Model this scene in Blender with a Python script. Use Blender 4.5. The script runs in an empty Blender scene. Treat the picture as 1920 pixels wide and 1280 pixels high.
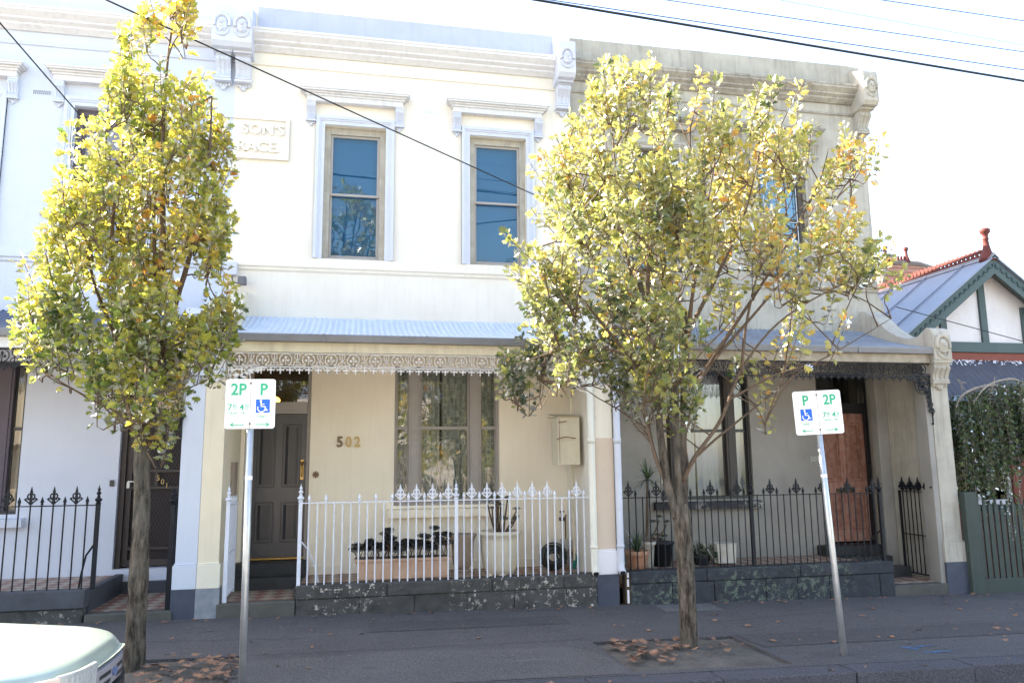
import bpy, math, random
from mathutils import Vector, Matrix, noise as mnoise
random.seed(7)
R=math.radians
D1,D2=9.65,11.05           # verandah front plane, facade plane (metres from the camera)
# ------------------------------------------------------------------ camera, sky, sun, exposure
scn=bpy.context.scene
col=scn.collection
pitch,yaw,roll=0.155,0.20194,-0.01086
f=Vector((math.sin(yaw)*math.cos(pitch),math.cos(yaw)*math.cos(pitch),math.sin(pitch)))
x0=Vector((math.cos(yaw),-math.sin(yaw),0)); u0=x0.cross(f)
cx=math.cos(roll)*x0+math.sin(roll)*u0; cu=-math.sin(roll)*x0+math.cos(roll)*u0
cam=bpy.data.objects.new('camera',bpy.data.cameras.new('camera')); col.objects.link(cam)
cam.matrix_world=Matrix(((cx.x,cu.x,-f.x,0),(cx.y,cu.y,-f.y,0),(cx.z,cu.z,-f.z,1.7),(0,0,0,1)))
cam.data.sensor_width=36; cam.data.lens=36*1450/1920; cam.data.clip_end=2000; cam.data.clip_start=.05
scn.camera=cam
SUN_EL,SUN_AZ=R(38),R(61)   # azimuth measured from +Y (behind the houses) towards -X
sd=Vector((-math.cos(SUN_EL)*math.sin(SUN_AZ),math.cos(SUN_EL)*math.cos(SUN_AZ),math.sin(SUN_EL)))
w=bpy.data.worlds.new('World'); scn.world=w; w.use_nodes=True
nt=w.node_tree; nt.nodes.clear()
sky=nt.nodes.new('ShaderNodeTexSky'); sky.sky_type='NISHITA'; sky.sun_disc=False
sky.sun_elevation=SUN_EL; sky.sun_rotation=-SUN_AZ; sky.air_density=1.0; sky.dust_density=1.6; sky.ozone_density=1.0
bg=nt.nodes.new('ShaderNodeBackground'); bg.inputs['Strength'].default_value=.13
wo=nt.nodes.new('ShaderNodeOutputWorld'); nt.links.new(sky.outputs[0],bg.inputs[0]); nt.links.new(bg.outputs[0],wo.inputs[0])
sl=bpy.data.lights.new('sun','SUN'); sl.energy=5.0; sl.angle=R(.5); sl.color=(1,.94,.84)
so=bpy.data.objects.new('sun',sl); col.objects.link(so); so.rotation_euler=sd.to_track_quat('Z','Y').to_euler(); so.location=(0,0,30)
scn.view_settings.view_transform='Standard'; scn.view_settings.look='None'; scn.view_settings.gamma=1
scn.view_settings.exposure=2.7
scn.view_settings.use_white_balance=True; scn.view_settings.white_balance_temperature=7300; scn.view_settings.white_balance_tint=12
# ------------------------------------------------------------------ materials
MATS={}
def new(name):
    m=bpy.data.materials.new(name); m.use_nodes=True; n=m.node_tree; n.nodes.clear()
    o=n.nodes.new('ShaderNodeOutputMaterial'); MATS[name]=m
    return m,n,o
def N(n,t,**k):
    d=n.nodes.new(t)
    for a,b in k.items():
        if a.startswith('i_'): d.inputs[a[2:].replace('_',' ')].default_value=b
        else: setattr(d,a,b)
    return d
def ramp(n,src,stops):
    r=n.nodes.new('ShaderNodeValToRGB'); e=r.color_ramp.elements
    while len(e)<len(stops): e.new(.5)
    for s,(p,c) in zip(e,stops): s.position=p; s.color=(*c,1) if len(c)==3 else c
    n.links.new(src,r.inputs[0]); return r.outputs[0]
def mixc(n,fac,a,b):
    m=n.nodes.new('ShaderNodeMix'); m.data_type='RGBA'
    L=n.links
    for s,v in ((0,fac),(6,a),(7,b)):
        if isinstance(v,(int,float)): m.inputs[s].default_value=v
        elif isinstance(v,tuple): m.inputs[s].default_value=(*v,1)
        else: L.new(v,m.inputs[s])
    return m.outputs[2]
def coords(n,scale=(1,1,1)):
    g=n.nodes.new('ShaderNodeNewGeometry'); mp=n.nodes.new('ShaderNodeMapping'); mp.inputs['Scale'].default_value=scale
    n.links.new(g.outputs['Position'],mp.inputs[0]); return mp.outputs[0]
def noise(n,scale,det=4,sc=(1,1,1),rough=.6):
    t=N(n,'ShaderNodeTexNoise'); t.inputs['Scale'].default_value=scale; t.inputs['Detail'].default_value=det; t.inputs['Roughness'].default_value=rough
    n.links.new(coords(n,sc),t.inputs['Vector']); return t.outputs['Fac']
def surf(name,base,dark=None,amt=.35,scale=2.5,streak=0,streakc=None,rough=.75,bump=.15,bscale=60,spec=.3,metal=0,chips=None,fine=0):
    """painted / rendered surface with patchy tone, rain streaks, optional flaking chips"""
    m,n,o=new(name); p=N(n,'ShaderNodeBsdfPrincipled')
    dark=dark or tuple(c*.8 for c in base)
    c=ramp(n,noise(n,scale,6),[(.35,(0,0,0)),(.7,(amt,)*3)])
    c=mixc(n,c,base,dark)
    if streak:
        s=ramp(n,noise(n,5,5,(3.2,3.2,.28)),[(.5,(0,0,0)),(.78,(streak,)*3)])
        c=mixc(n,s,c,streakc or tuple(x*.45 for x in base))
    if fine:
        s=ramp(n,noise(n,fine,3),[(.35,(0,0,0)),(.75,(.5,.5,.5))]); c=mixc(n,s,c,tuple(x*.55 for x in base))
    if chips:
        cc,lo,sc=chips
        s=ramp(n,noise(n,sc,8,rough=.72),[(lo,(0,0,0)),(lo+.03,(1,1,1))]); c=mixc(n,s,c,cc)
    n.links.new(c,p.inputs['Base Color'])
    p.inputs['Roughness'].default_value=rough; p.inputs['Metallic'].default_value=metal; p.inputs['Specular IOR Level'].default_value=spec
    if bump:
        b=N(n,'ShaderNodeBump'); b.inputs['Strength'].default_value=bump; b.inputs['Distance'].default_value=.01
        n.links.new(noise(n,bscale,4),b.inputs['Height']); n.links.new(b.outputs[0],p.inputs['Normal'])
    n.links.new(p.outputs[0],o.inputs[0]); return m
def glassmat(name,tint=(1,1,1),refl=1.0):
    m,n,o=new(name); t=N(n,'ShaderNodeBsdfTransparent'); t.inputs[0].default_value=(*tint,1)
    g=N(n,'ShaderNodeBsdfGlossy'); g.inputs['Roughness'].default_value=.004
    fr=N(n,'ShaderNodeFresnel'); fr.inputs[0].default_value=1.65
    b=N(n,'ShaderNodeBump'); b.inputs['Strength'].default_value=.03; b.inputs['Distance'].default_value=.02
    n.links.new(noise(n,3,2),b.inputs['Height']); n.links.new(b.outputs[0],g.inputs['Normal'])
    mu=N(n,'ShaderNodeMath',operation='MULTIPLY'); mu.inputs[1].default_value=refl; n.links.new(fr.outputs[0],mu.inputs[0])
    x=N(n,'ShaderNodeMixShader'); n.links.new(mu.outputs[0],x.inputs[0]); n.links.new(t.outputs[0],x.inputs[1]); n.links.new(g.outputs[0],x.inputs[2])
    n.links.new(x.outputs[0],o.inputs[0]); return m
cream=surf('cream_render',(.76,.71,.63),(.69,.63,.54),.7,1.6,.28,(.58,.52,.44))
creamlow=surf('cream_wall_render',(.87,.79,.66),(.80,.71,.57),.7,1.3,.18,(.66,.56,.44))
trimw=surf('pale_trim_paint',(.56,.58,.66),(.49,.51,.58),.5,3,.2,(.36,.36,.38),rough=.6)
stonewhite=surf('weathered_white_moulding',(.66,.65,.66),(.56,.55,.56),.5,4,.40,(.38,.36,.35))
bluewhite=surf('blue_white_render',(.55,.59,.68),(.50,.54,.63),.6,1.3,.18,(.40,.42,.49))
bluewhitelow=surf('blue_white_wall',(.60,.63,.72),(.52,.55,.64),.5,1.3,.05)
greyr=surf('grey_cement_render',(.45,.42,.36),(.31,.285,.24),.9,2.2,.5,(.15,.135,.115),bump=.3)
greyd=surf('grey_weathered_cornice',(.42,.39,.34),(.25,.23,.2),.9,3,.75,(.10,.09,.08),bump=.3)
greylow=surf('shaded_grey_wall',(.32,.30,.275),(.22,.21,.19),.9,1.2,.2,(.2,.19,.18))  # darker copy of the grey render, verandah shade put into its colour
taupe=surf('taupe_window_paint',(.36,.33,.31),(.3,.28,.26),.4,4,rough=.5)
beige=surf('old_beige_timber',(.45,.41,.35),(.3,.27,.22),.8,6,.5,rough=.6)
black=surf('black_paint',(.02,.021,.025),(.03,.03,.03),.5,6,rough=.35,spec=.5)
ironblack=surf('black_cast_iron',(.007,.008,.012),(.02,.02,.024),.5,25,rough=.5,bump=.3,spec=.25)
ironwhite=surf('white_cast_iron',(.66,.69,.78),(.5,.52,.6),.5,20,rough=.45,bump=.2,spec=.5)
irongrey=surf('silver_cast_iron',(.66,.64,.62),(.52,.49,.47),.5,14,rough=.5,bump=.3)
navy=surf('navy_dado_paint',(.045,.055,.085),(.08,.09,.11),.6,7,rough=.5)
slate=surf('worn_grey_dado_paint',(.16,.19,.23),(.3,.31,.33),.8,9,.3,rough=.6)
whitep=surf('fresh_white_paint',(.76,.74,.78),rough=.6)
pinkp=surf('pink_beige_paint',(.62,.51,.42),rough=.7)
gutterm=surf('grey_gutter_paint',(.17,.18,.20),(.12,.12,.13),.6,5,rough=.35,spec=.6)
fasciac=surf('cream_fascia_timber',(.66,.59,.44),(.5,.44,.33),.6,8,.4)
fasciag=surf('bare_fascia_timber',(.42,.37,.30),(.24,.2,.15),.8,8,.5)
fasciab=surf('white_fascia_timber',(.68,.68,.68),rough=.6)
roofpale=surf('pale_blue_roof_iron',(.52,.60,.72),(.42,.5,.6),.7,5,.5,(.75,.78,.8),rough=.45,spec=.5)
roofgrey=surf('grey_roof_iron',(.20,.24,.30),(.12,.14,.17),.8,5,.4,(.4,.42,.44),rough=.45,spec=.5)
roofdark=surf('striped_dark_roof_iron',(.06,.08,.14),(.1,.12,.18),.6,5,rough=.4)
ceilm=surf('verandah_ceiling_boards',(.68,.63,.55),rough=.7)
doorm=surf('charcoal_door_paint',(.045,.046,.055),(.06,.06,.07),.5,6,rough=.3,spec=.5,bump=.05)
doord=surf('charcoal_door_moulding',(.028,.028,.034),rough=.35,spec=.5,bump=.05)
reddoor=surf('peeling_red_door',(.36,.15,.11),(.44,.27,.21),.9,6,1.0,(.06,.035,.03),rough=.65,bump=.4,bscale=40,chips=((.42,.30,.25),.57,11))
brass=surf('brass',(.40,.27,.10),(.15,.10,.04),.5,20,rough=.3,metal=.9,bump=0)
bronze=surf('dark_bronze',(.12,.09,.06),(.2,.14,.08),.5,20,rough=.4,metal=.6,bump=0)
brownm=surf('brown_security_door',(.055,.042,.04),(.07,.055,.05),.5,9,rough=.45)
brownbox=surf('brown_meter_paint',(.30,.24,.2),(.22,.18,.15),.5,6)
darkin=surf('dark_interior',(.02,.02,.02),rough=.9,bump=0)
bodym=surf('side_brick_paint',(.35,.32,.28),rough=.9)
tapm=surf('old_tap_metal',(.12,.1,.08),rough=.4,metal=.5)
terra=surf('terracotta',(.42,.18,.10),(.5,.32,.22),.8,7,.6,(.6,.5,.42),rough=.85)
terrapale=surf('pale_terracotta',(.50,.30,.20),(.56,.42,.32),.8,5,.6,(.32,.2,.14),rough=.85)
urnm=surf('sandstone_urn_clay',(.33,.25,.19),(.2,.16,.12),.8,6,.6,rough=.9)
potm=surf('cream_glazed_pot',(.66,.60,.48),(.55,.48,.38),.6,4,.2,rough=.5)
whitepot=surf('grubby_white_pot',(.55,.52,.46),(.4,.36,.3),.8,6,.5,rough=.7)
darkpot=surf('dark_plastic_pot',(.02,.024,.03),rough=.5)
hosem=surf('black_rubber_hose',(.022,.03,.028),rough=.35,spec=.8)
hoseg=surf('green_hose_fitting',(.02,.16,.13),rough=.4)
soil=surf('bare_soil',(.085,.075,.066),(.16,.145,.13),.9,3.5,rough=1,bump=.9,bscale=35,fine=55)
def bark():
    m,n,o=new('grey_brown_bark'); p=N(n,'ShaderNodeBsdfPrincipled'); p.inputs['Roughness'].default_value=.95; p.inputs['Specular IOR Level'].default_value=.15
    a=noise(n,26,6,(1,1,.22),.7); c=ramp(n,a,[(.38,(.022,.018,.015)),(.5,(.085,.07,.056)),(.66,(.17,.145,.12))])
    c=mixc(n,ramp(n,noise(n,4,3),[(.45,(0,0,0)),(.7,(.6,.6,.6))]),c,(.12,.115,.10)); n.links.new(c,p.inputs['Base Color'])
    b=N(n,'ShaderNodeBump'); b.inputs['Strength'].default_value=1; b.inputs['Distance'].default_value=.03; n.links.new(a,b.inputs['Height']); n.links.new(b.outputs[0],p.inputs['Normal']); n.links.new(p.outputs[0],o.inputs[0]); return m
barkm=bark()
twigm=surf('brown_twig_bark',(.13,.09,.065),(.07,.05,.035),.8,30,rough=.8,bump=.2)
zinc=surf('galvanised_steel',(.50,.52,.54),(.38,.4,.42),.7,12,rough=.38,metal=.7,bump=.05)
signw=surf('sign_white',(.80,.81,.83),rough=.35,bump=0,spec=.5)
signg=surf('sign_green',(.02,.36,.20),rough=.4,bump=0)
signb=surf('sign_blue',(.01,.12,.55),rough=.4,bump=0)
wirem=surf('black_cable_rubber',(.02,.02,.024),rough=.6,bump=0)
wireb=surf('blue_grey_cable',(.06,.08,.2),rough=.6,bump=0)
carp=surf('silver_green_car_paint',(.34,.42,.38),(.32,.40,.36),.3,2,rough=.22,metal=.35,spec=.7,bump=0)
carblk=surf('black_car_plastic',(.03,.03,.035),rough=.5,bump=.05)
cargr=surf('grey_grille_plastic',(.22,.21,.24),rough=.4,bump=0)
chrome=surf('headlight_reflector',(.24,.26,.28),(.42,.42,.40),.8,16,rough=.25,metal=.0,spec=.8,bump=0)
tyrem=surf('tyre_rubber',(.02,.02,.02),rough=.8)
amber=surf('indicator_lens',(.55,.45,.42),rough=.2,bump=0)
gableg=surf('green_gable_timber',(.055,.085,.085),(.07,.10,.10),.5,6,.2,rough=.5)
palegr=surf('green_picket_paint',(.040,.055,.048),(.06,.075,.066),.6,8,.3,rough=.6)
rough_w=surf('roughcast_white',(.70,.66,.66),(.6,.56,.55),.6,3,.15,bump=1.0,bscale=45)
redt=surf('red_terracotta_ridge',(.13,.028,.024),(.09,.03,.025),.8,9,rough=.7,bump=.3)
redbrick=surf('red_brick_face',(.24,.075,.055),(.2,.07,.05),.8,14,rough=.85,bump=.3)
awnm=surf('weathered_navy_awning_iron',(.070,.070,.088),(.09,.088,.105),.6,4,.4,(.16,.15,.17),rough=.5)
hedge_b=surf('bleached_vine_wood',(.34,.29,.24),(.2,.17,.14),.8,12,rough=.9,bump=.5)
numg=surf('faded_number_paint',(.55,.54,.5),rough=.7,bump=0)
goldp=surf('gold_numeral',(.6,.42,.16),rough=.4,bump=0)
lampy,n_,o_=new('warm_hall_lamp'); e_=N(n_,'ShaderNodeEmission'); e_.inputs[0].default_value=(1,.5,.1,1); e_.inputs[1].default_value=1.3; n_.links.new(e_.outputs[0],o_.inputs[0])
glass=glassmat('window_glass')
glassb=glassmat('upper_window_glass',(.75,.95,1),.8)
def lacecurtain():
    m,n,o=new('lace_curtain'); p=N(n,'ShaderNodeBsdfPrincipled')
    v=N(n,'ShaderNodeTexVoronoi',feature='DISTANCE_TO_EDGE'); v.inputs['Scale'].default_value=13; v.inputs['Randomness'].default_value=.25
    n.links.new(coords(n,(1,1,.8)),v.inputs['Vector'])
    c=ramp(n,v.outputs['Distance'],[(.03,(.30,.34,.30)),(.10,(.17,.20,.18))])
    n.links.new(c,p.inputs['Base Color']); p.inputs['Roughness'].default_value=.9; n.links.new(p.outputs[0],o.inputs[0]); return m
lace=lacecurtain()
curtw=surf('white_net_curtain',(.42,.46,.54),rough=.9)
blindm=surf('blue_blind_slats',(.03,.17,.33),rough=.6,bump=0)
blindg=surf('grey_roller_blind',(.30,.28,.33),rough=.8,bump=0)
def asphalt(name,base,sc=1):
    m,n,o=new(name); p=N(n,'ShaderNodeBsdfPrincipled')
    c=ramp(n,noise(n,1.1*sc,6),[(.3,tuple(x*.78 for x in base)),(.7,tuple(x*1.2 for x in base))])
    s=ramp(n,noise(n,75,3,rough=.85),[(.48,(0,0,0)),(.68,(.85,.85,.85))]); c=mixc(n,s,c,tuple(x*2.9 for x in base))
    s=ramp(n,noise(n,60,2,(1,1.1,1)),[(.52,(0,0,0)),(.70,(.8,.8,.8))]); c=mixc(n,s,c,tuple(x*.35 for x in base))
    s=ramp(n,noise(n,4,5,(.25,2.2,1)),[(.56,(0,0,0)),(.75,(.45,.45,.45))]); c=mixc(n,s,c,tuple(x*1.8 for x in base))
    s=ramp(n,noise(n,2.2,7),[(.60,(0,0,0)),(.68,(.4,.4,.4))]); c=mixc(n,s,c,tuple(x*.55 for x in base))
    n.links.new(c,p.inputs['Base Color']); p.inputs['Roughness'].default_value=.85
    b=N(n,'ShaderNodeBump'); b.inputs['Strength'].default_value=.7; b.inputs['Distance'].default_value=.006
    n.links.new(noise(n,120,3,rough=.8),b.inputs['Height']); n.links.new(b.outputs[0],p.inputs['Normal']); n.links.new(p.outputs[0],o.inputs[0]); return m
asph=asphalt('footpath_asphalt',(.056,.053,.056)); asph2=asphalt('newer_asphalt_patch',(.044,.042,.045)); asph3=asphalt('pale_worn_asphalt',(.068,.064,.065)); roadm=asphalt('road_asphalt',(.24,.23,.215))
kerbm=asphalt('bluestone_kerb',(.045,.045,.055),2); slabm=asphalt('concrete_patch',(.095,.095,.095))
def blockwork(name,base,chip,lo,mort=(.02,.02,.022)):
    m,n,o=new(name); p=N(n,'ShaderNodeBsdfPrincipled')
    c=ramp(n,noise(n,5,6),[(.3,tuple(x*.6 for x in base)),(.7,tuple(x*1.5 for x in base))])
    s=ramp(n,noise(n,16,9,rough=.78),[(lo,(0,0,0)),(lo+.02,(1,1,1))])
    s2=ramp(n,noise(n,1.3,3),[(.45,(0,0,0)),(.60,(1,1,1))])
    mu=N(n,'ShaderNodeMath',operation='MULTIPLY'); n.links.new(s,mu.inputs[0]); n.links.new(s2,mu.inputs[1])
    c=mixc(n,mu.outputs[0],c,chip)
    n.links.new(c,p.inputs['Base Color']); p.inputs['Roughness'].default_value=.8
    b=N(n,'ShaderNodeBump'); b.inputs['Strength'].default_value=.8; b.inputs['Distance'].default_value=.015
    n.links.new(noise(n,22,7),b.inputs['Height']); n.links.new(b.outputs[0],p.inputs['Normal']); n.links.new(p.outputs[0],o.inputs[0]); return m
bluestone=blockwork('flaking_bluestone',(.050,.048,.046),(.46,.43,.38),.565)
greenstone=blockwork('mossy_painted_bluestone',(.022,.026,.034),(.10,.13,.10),.53)
darkstone=surf('dark_painted_plinth',(.075,.08,.095),(.045,.045,.05),.7,5,rough=.6,bump=.5,bscale=20)
stepm=surf('worn_stone_step',(.10,.095,.085),(.06,.06,.055),.8,5,rough=.85,bump=.5,bscale=30)
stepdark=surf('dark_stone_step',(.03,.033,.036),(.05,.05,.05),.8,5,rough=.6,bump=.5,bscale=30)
def tiles():
    m,n,o=new('chequered_floor_tiles'); p=N(n,'ShaderNodeBsdfPrincipled')
    mp=N(n,'ShaderNodeMapping'); mp.inputs['Rotation'].default_value=(0,0,R(45)); n.links.new(coords(n),mp.inputs[0])
    c=N(n,'ShaderNodeTexChecker'); c.inputs['Scale'].default_value=6.6; c.inputs['Color1'].default_value=(.26,.10,.07,1); c.inputs['Color2'].default_value=(.42,.36,.28,1)
    n.links.new(mp.outputs[0],c.inputs['Vector'])
    k=mixc(n,ramp(n,noise(n,9,4),[(.4,(0,0,0)),(.7,(.6,.6,.6))]),c.outputs[0],(.1,.08,.07))
    n.links.new(k,p.inputs['Base Color']); p.inputs['Roughness'].default_value=.5; n.links.new(p.outputs[0],o.inputs[0]); return m
tilem=tiles()
def leafmat(name,stops,trans=.5,gloss=.3):
    m,n,o=new(name); a=N(n,'ShaderNodeAttribute',attribute_name='tint')
    c=ramp(n,a.outputs['Fac'],stops)
    d=N(n,'ShaderNodeBsdfDiffuse'); t=N(n,'ShaderNodeBsdfTranslucent'); g=N(n,'ShaderNodeBsdfGlossy'); g.inputs['Roughness'].default_value=gloss+.14
    n.links.new(c,d.inputs[0])
    hs=N(n,'ShaderNodeHueSaturation'); hs.inputs['Value'].default_value=1.5; hs.inputs['Saturation'].default_value=1.05; n.links.new(c,hs.inputs['Color']); n.links.new(hs.outputs[0],t.inputs[0])
    x=N(n,'ShaderNodeMixShader'); x.inputs[0].default_value=trans; n.links.new(d.outputs[0],x.inputs[1]); n.links.new(t.outputs[0],x.inputs[2])
    fr=N(n,'ShaderNodeFresnel'); fr.inputs[0].default_value=1.36
    y=N(n,'ShaderNodeMixShader'); n.links.new(fr.outputs[0],y.inputs[0]); n.links.new(x.outputs[0],y.inputs[1]); n.links.new(g.outputs[0],y.inputs[2])
    n.links.new(y.outputs[0],o.inputs[0]); return m
leafA=leafmat('autumn_oak_leaves',[(0,(.05,.09,.025)),(.25,(.18,.23,.05)),(.55,(.39,.38,.075)),(.82,(.52,.40,.08)),(1,(.46,.21,.05))],.6)
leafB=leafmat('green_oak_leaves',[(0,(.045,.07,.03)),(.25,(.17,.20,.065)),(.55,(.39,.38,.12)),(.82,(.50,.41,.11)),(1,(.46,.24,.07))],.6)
vinel=leafmat('small_vine_leaves',[(0,(.02,.04,.018)),(.5,(.055,.085,.03)),(1,(.13,.17,.06))],.3)
succ=leafmat('dark_purple_succulent_leaves',[(0,(.016,.016,.018)),(1,(.05,.05,.045))],.1)
succg=leafmat('olive_succulent_leaves',[(0,(.03,.045,.02)),(1,(.09,.11,.04))],.15)
strap=leafmat('strappy_green_leaves',[(0,(.03,.07,.03)),(1,(.10,.16,.07))],.3)
deadl=surf('dry_brown_leaf',(.30,.17,.11),(.15,.08,.05),1,14,rough=.7,bump=.2)
# ------------------------------------------------------------------ mesh helpers
ORG={}
def org(o): return ORG.get(o.name,Vector((0,0,0))) if o else Vector((0,0,0))
class MB:
    def __init__(s): s.v=[]; s.f=[]
    def add(s,vs,fs):
        k=len(s.v); s.v+=[tuple(a) for a in vs]; s.f+=[tuple(i+k for i in q) for q in fs]; return s
    def box(s,x0,x1,y0,y1,z0,z1):
        return s.add([(x,y,z) for z in (z0,z1) for y in (y0,y1) for x in (x0,x1)],[(0,2,3,1),(4,5,7,6),(0,1,5,4),(2,6,7,3),(0,4,6,2),(1,3,7,5)])
    def prism(s,poly,a,b,ax='x'):
        """extrude a 2-D polygon: ax x -> (y,z), y -> (x,z), z -> (x,y)"""
        n=len(poly)
        P=lambda u,v,t:(t,u,v) if ax=='x' else ((u,t,v) if ax=='y' else (u,v,t))
        vs=[P(u,v,a) for u,v in poly]+[P(u,v,b) for u,v in poly]
        ar=sum(poly[i][0]*poly[(i+1)%n][1]-poly[(i+1)%n][0]*poly[i][1] for i in range(n))
        flip=(ar<0)^(ax=='y')^(b<a)
        fs=[tuple(range(n))[::-1],tuple(range(n,2*n))]+[(i,(i+1)%n,n+(i+1)%n,n+i) for i in range(n)]
        if flip: fs=[q[::-1] for q in fs]
        return s.add(vs,fs)
    def tube(s,pts,rad,seg=8,cap=True):
        pts=[Vector(p) for p in pts]; n=len(pts)
        if not hasattr(rad,'__len__'): rad=[rad]*n
        vs=[];fs=[]
        a=Vector((0,0,1))
        for i,p in enumerate(pts):
            t=(pts[min(i+1,n-1)]-pts[max(i-1,0)]).normalized()
            if i==0:
                a=Vector((1,0,0)) if abs(t.z)>.8 else Vector((0,0,1))
            a=(a-t*a.dot(t))
            a=a.normalized() if a.length>1e-6 else t.orthogonal().normalized()
            b=t.cross(a)
            for k in range(seg):
                an=2*math.pi*k/seg; vs.append(p+(a*math.cos(an)+b*math.sin(an))*rad[i])
        for i in range(n-1):
            for k in range(seg):
                q=(k+1)%seg; fs.append((i*seg+k,i*seg+q,(i+1)*seg+q,(i+1)*seg+k))
        if cap: fs.append(tuple(range(seg))[::-1]); fs.append(tuple((n-1)*seg+k for k in range(seg)))
        return s.add(vs,fs)
    def lathe(s,prof,c,seg=16,sx=1,sy=1):
        """prof: [(r,z)] around the vertical through c"""
        vs=[];fs=[];n=len(prof)
        for r,z in prof:
            for k in range(seg):
                an=2*math.pi*k/seg; vs.append((c[0]+r*sx*math.cos(an),c[1]+r*sy*math.sin(an),c[2]+z))
        for i in range(n-1):
            for k in range(seg):
                q=(k+1)%seg; fs.append((i*seg+k,i*seg+q,(i+1)*seg+q,(i+1)*seg+k))
        fs.append(tuple(range(seg))[::-1]); fs.append(tuple((n-1)*seg+k for k in range(seg)))
        return s.add(vs,fs)
    def ball(s,c,r,seg=10,rings=6,sc=(1,1,1)):
        vs=[];fs=[]
        for i in range(rings+1):
            th=math.pi*(i/rings)
            for k in range(seg):
                ph=2*math.pi*k/seg
                vs.append((c[0]+r*sc[0]*math.sin(th)*math.cos(ph),c[1]+r*sc[1]*math.sin(th)*math.sin(ph),c[2]-r*sc[2]*math.cos(th)))
        for i in range(rings):
            for k in range(seg):
                q=(k+1)%seg; fs.append((i*seg+k,i*seg+q,(i+1)*seg+q,(i+1)*seg+k))
        return s.add(vs,fs)
    def ribbon(s,pts,w,y0,y1,closed=False):
        """flat bar following pts (x,z), standing between depths y0 and y1"""
        n=len(pts); L=[];Rr=[]
        for i in range(n):
            if closed: a=pts[i-1]; b=pts[(i+1)%n]
            else: a=pts[max(i-1,0)]; b=pts[min(i+1,n-1)]
            dx,dz=b[0]-a[0],b[1]-a[1]; l=math.hypot(dx,dz) or 1; nx,nz=-dz/l*w/2,dx/l*w/2
            L.append((pts[i][0]+nx,pts[i][1]+nz)); Rr.append((pts[i][0]-nx,pts[i][1]-nz))
        vs=[(x,y0,z) for x,z in L]+[(x,y0,z) for x,z in Rr]+[(x,y1,z) for x,z in L]+[(x,y1,z) for x,z in Rr]
        fs=[]
        for i in range(n if closed else n-1):
            j=(i+1)%n
            fs+=[(i,j,n+j,n+i),(2*n+j,2*n+i,3*n+i,3*n+j),(j,i,2*n+i,2*n+j),(n+i,n+j,3*n+j,3*n+i)]
        return s.add(vs,fs)
    def star(s,c,r,y0,y1,k=5,inner=.42,rot=0):
        p=[(c[0]+(r if i%2==0 else r*inner)*math.sin(rot+math.pi*i/k),c[1]+(r if i%2==0 else r*inner)*math.cos(rot+math.pi*i/k)) for i in range(2*k)]
        return s.prism(p,y0,y1,'y')
    def build(s,name,mat,parent=None,smooth=False,bevel=0,stuff=False,tint=None):
        me=bpy.data.meshes.new(name); o_=org(parent)
        me.from_pydata([(a[0]-o_.x,a[1]-o_.y,a[2]-o_.z) for a in s.v],[],s.f); me.materials.append(mat)
        o=bpy.data.objects.new(name,me); col.objects.link(o)
        if smooth: me.polygons.foreach_set('use_smooth',[True]*len(me.polygons))
        if tint is not None:
            at=me.attributes.new('tint','FLOAT','POINT'); at.data.foreach_set('value',tint)
        if bevel:
            b=o.modifiers.new('bevel','BEVEL'); b.width=bevel; b.segments=2; b.limit_method='ANGLE'; b.angle_limit=R(40)
        if parent: o.parent=parent; ORG[o.name]=o_
        me.update(); return o
def thing(name,label,cat,loc,group=None):
    o=bpy.data.objects.new(name,None); col.objects.link(o); o.location=loc; o.empty_display_size=.2
    ORG[o.name]=Vector(loc); o['label']=label; o['category']=cat
    if group: o['group']=group
    return o
def tag(o,label,cat,group=None):
    o['label']=label; o['category']=cat
    if group: o['group']=group
    return o
def struct(o): o['kind']='structure'; return o
def text(name,s,size,loc,mat,parent,depth=.004,align='CENTER',rot=(R(90),0,0),sx=1,bold=0):
    c=bpy.data.curves.new(name,'FONT'); c.body=s; c.size=size; c.extrude=depth; c.align_x=align; c.align_y='CENTER'; c.offset=bold; c.resolution_u=3
    t=bpy.data.objects.new(name,c); col.objects.link(t)
    me=bpy.data.meshes.new_from_object(t); bpy.data.objects.remove(t); me.name=name
    M=Matrix.Translation(Vector(loc)-org(parent))@Matrix.Rotation(rot[2],4,'Z')@Matrix.Rotation(rot[0],4,'X')@Matrix.Diagonal((sx,1,1,1))
    me.transform(M); me.materials.clear(); me.materials.append(mat)
    o=bpy.data.objects.new(name,me); col.objects.link(o); o.parent=parent; ORG[o.name]=org(parent); return o
def gz(x): return -.015*(x+1.9)      # the footpath falls gently to the right
# ------------------------------------------------------------------ setting
def sheet(name,mat,x0,x1,y0,y1,dz,nx=2,ny=2):
    m=MB(); vs=[(x0+(x1-x0)*i/(nx-1),y0+(y1-y0)*j/(ny-1),gz(x0+(x1-x0)*i/(nx-1))+dz) for j in range(ny) for i in range(nx)]
    fs=[(j*nx+i,j*nx+i+1,(j+1)*nx+i+1,(j+1)*nx+i) for j in range(ny-1) for i in range(nx-1)]
    return struct(m.add(vs,fs).build(name,mat))
sheet('ground',surf('garden_ground',(.10,.11,.06),rough=1),-400,400,-400,400,-.35)
sheet('road',roadm,-70,70,-8.5,6.24,-.175)
fp=MB()
def slopebox(m,x0,x1,y0,y1,z0,z1):
    return m.add([(x,y,gz(x)+z) for z in (z0,z1) for y in (y0,y1) for x in (x0,x1)],[(0,2,3,1),(4,5,7,6),(0,1,5,4),(2,6,7,3),(0,4,6,2),(1,3,7,5)])
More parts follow.
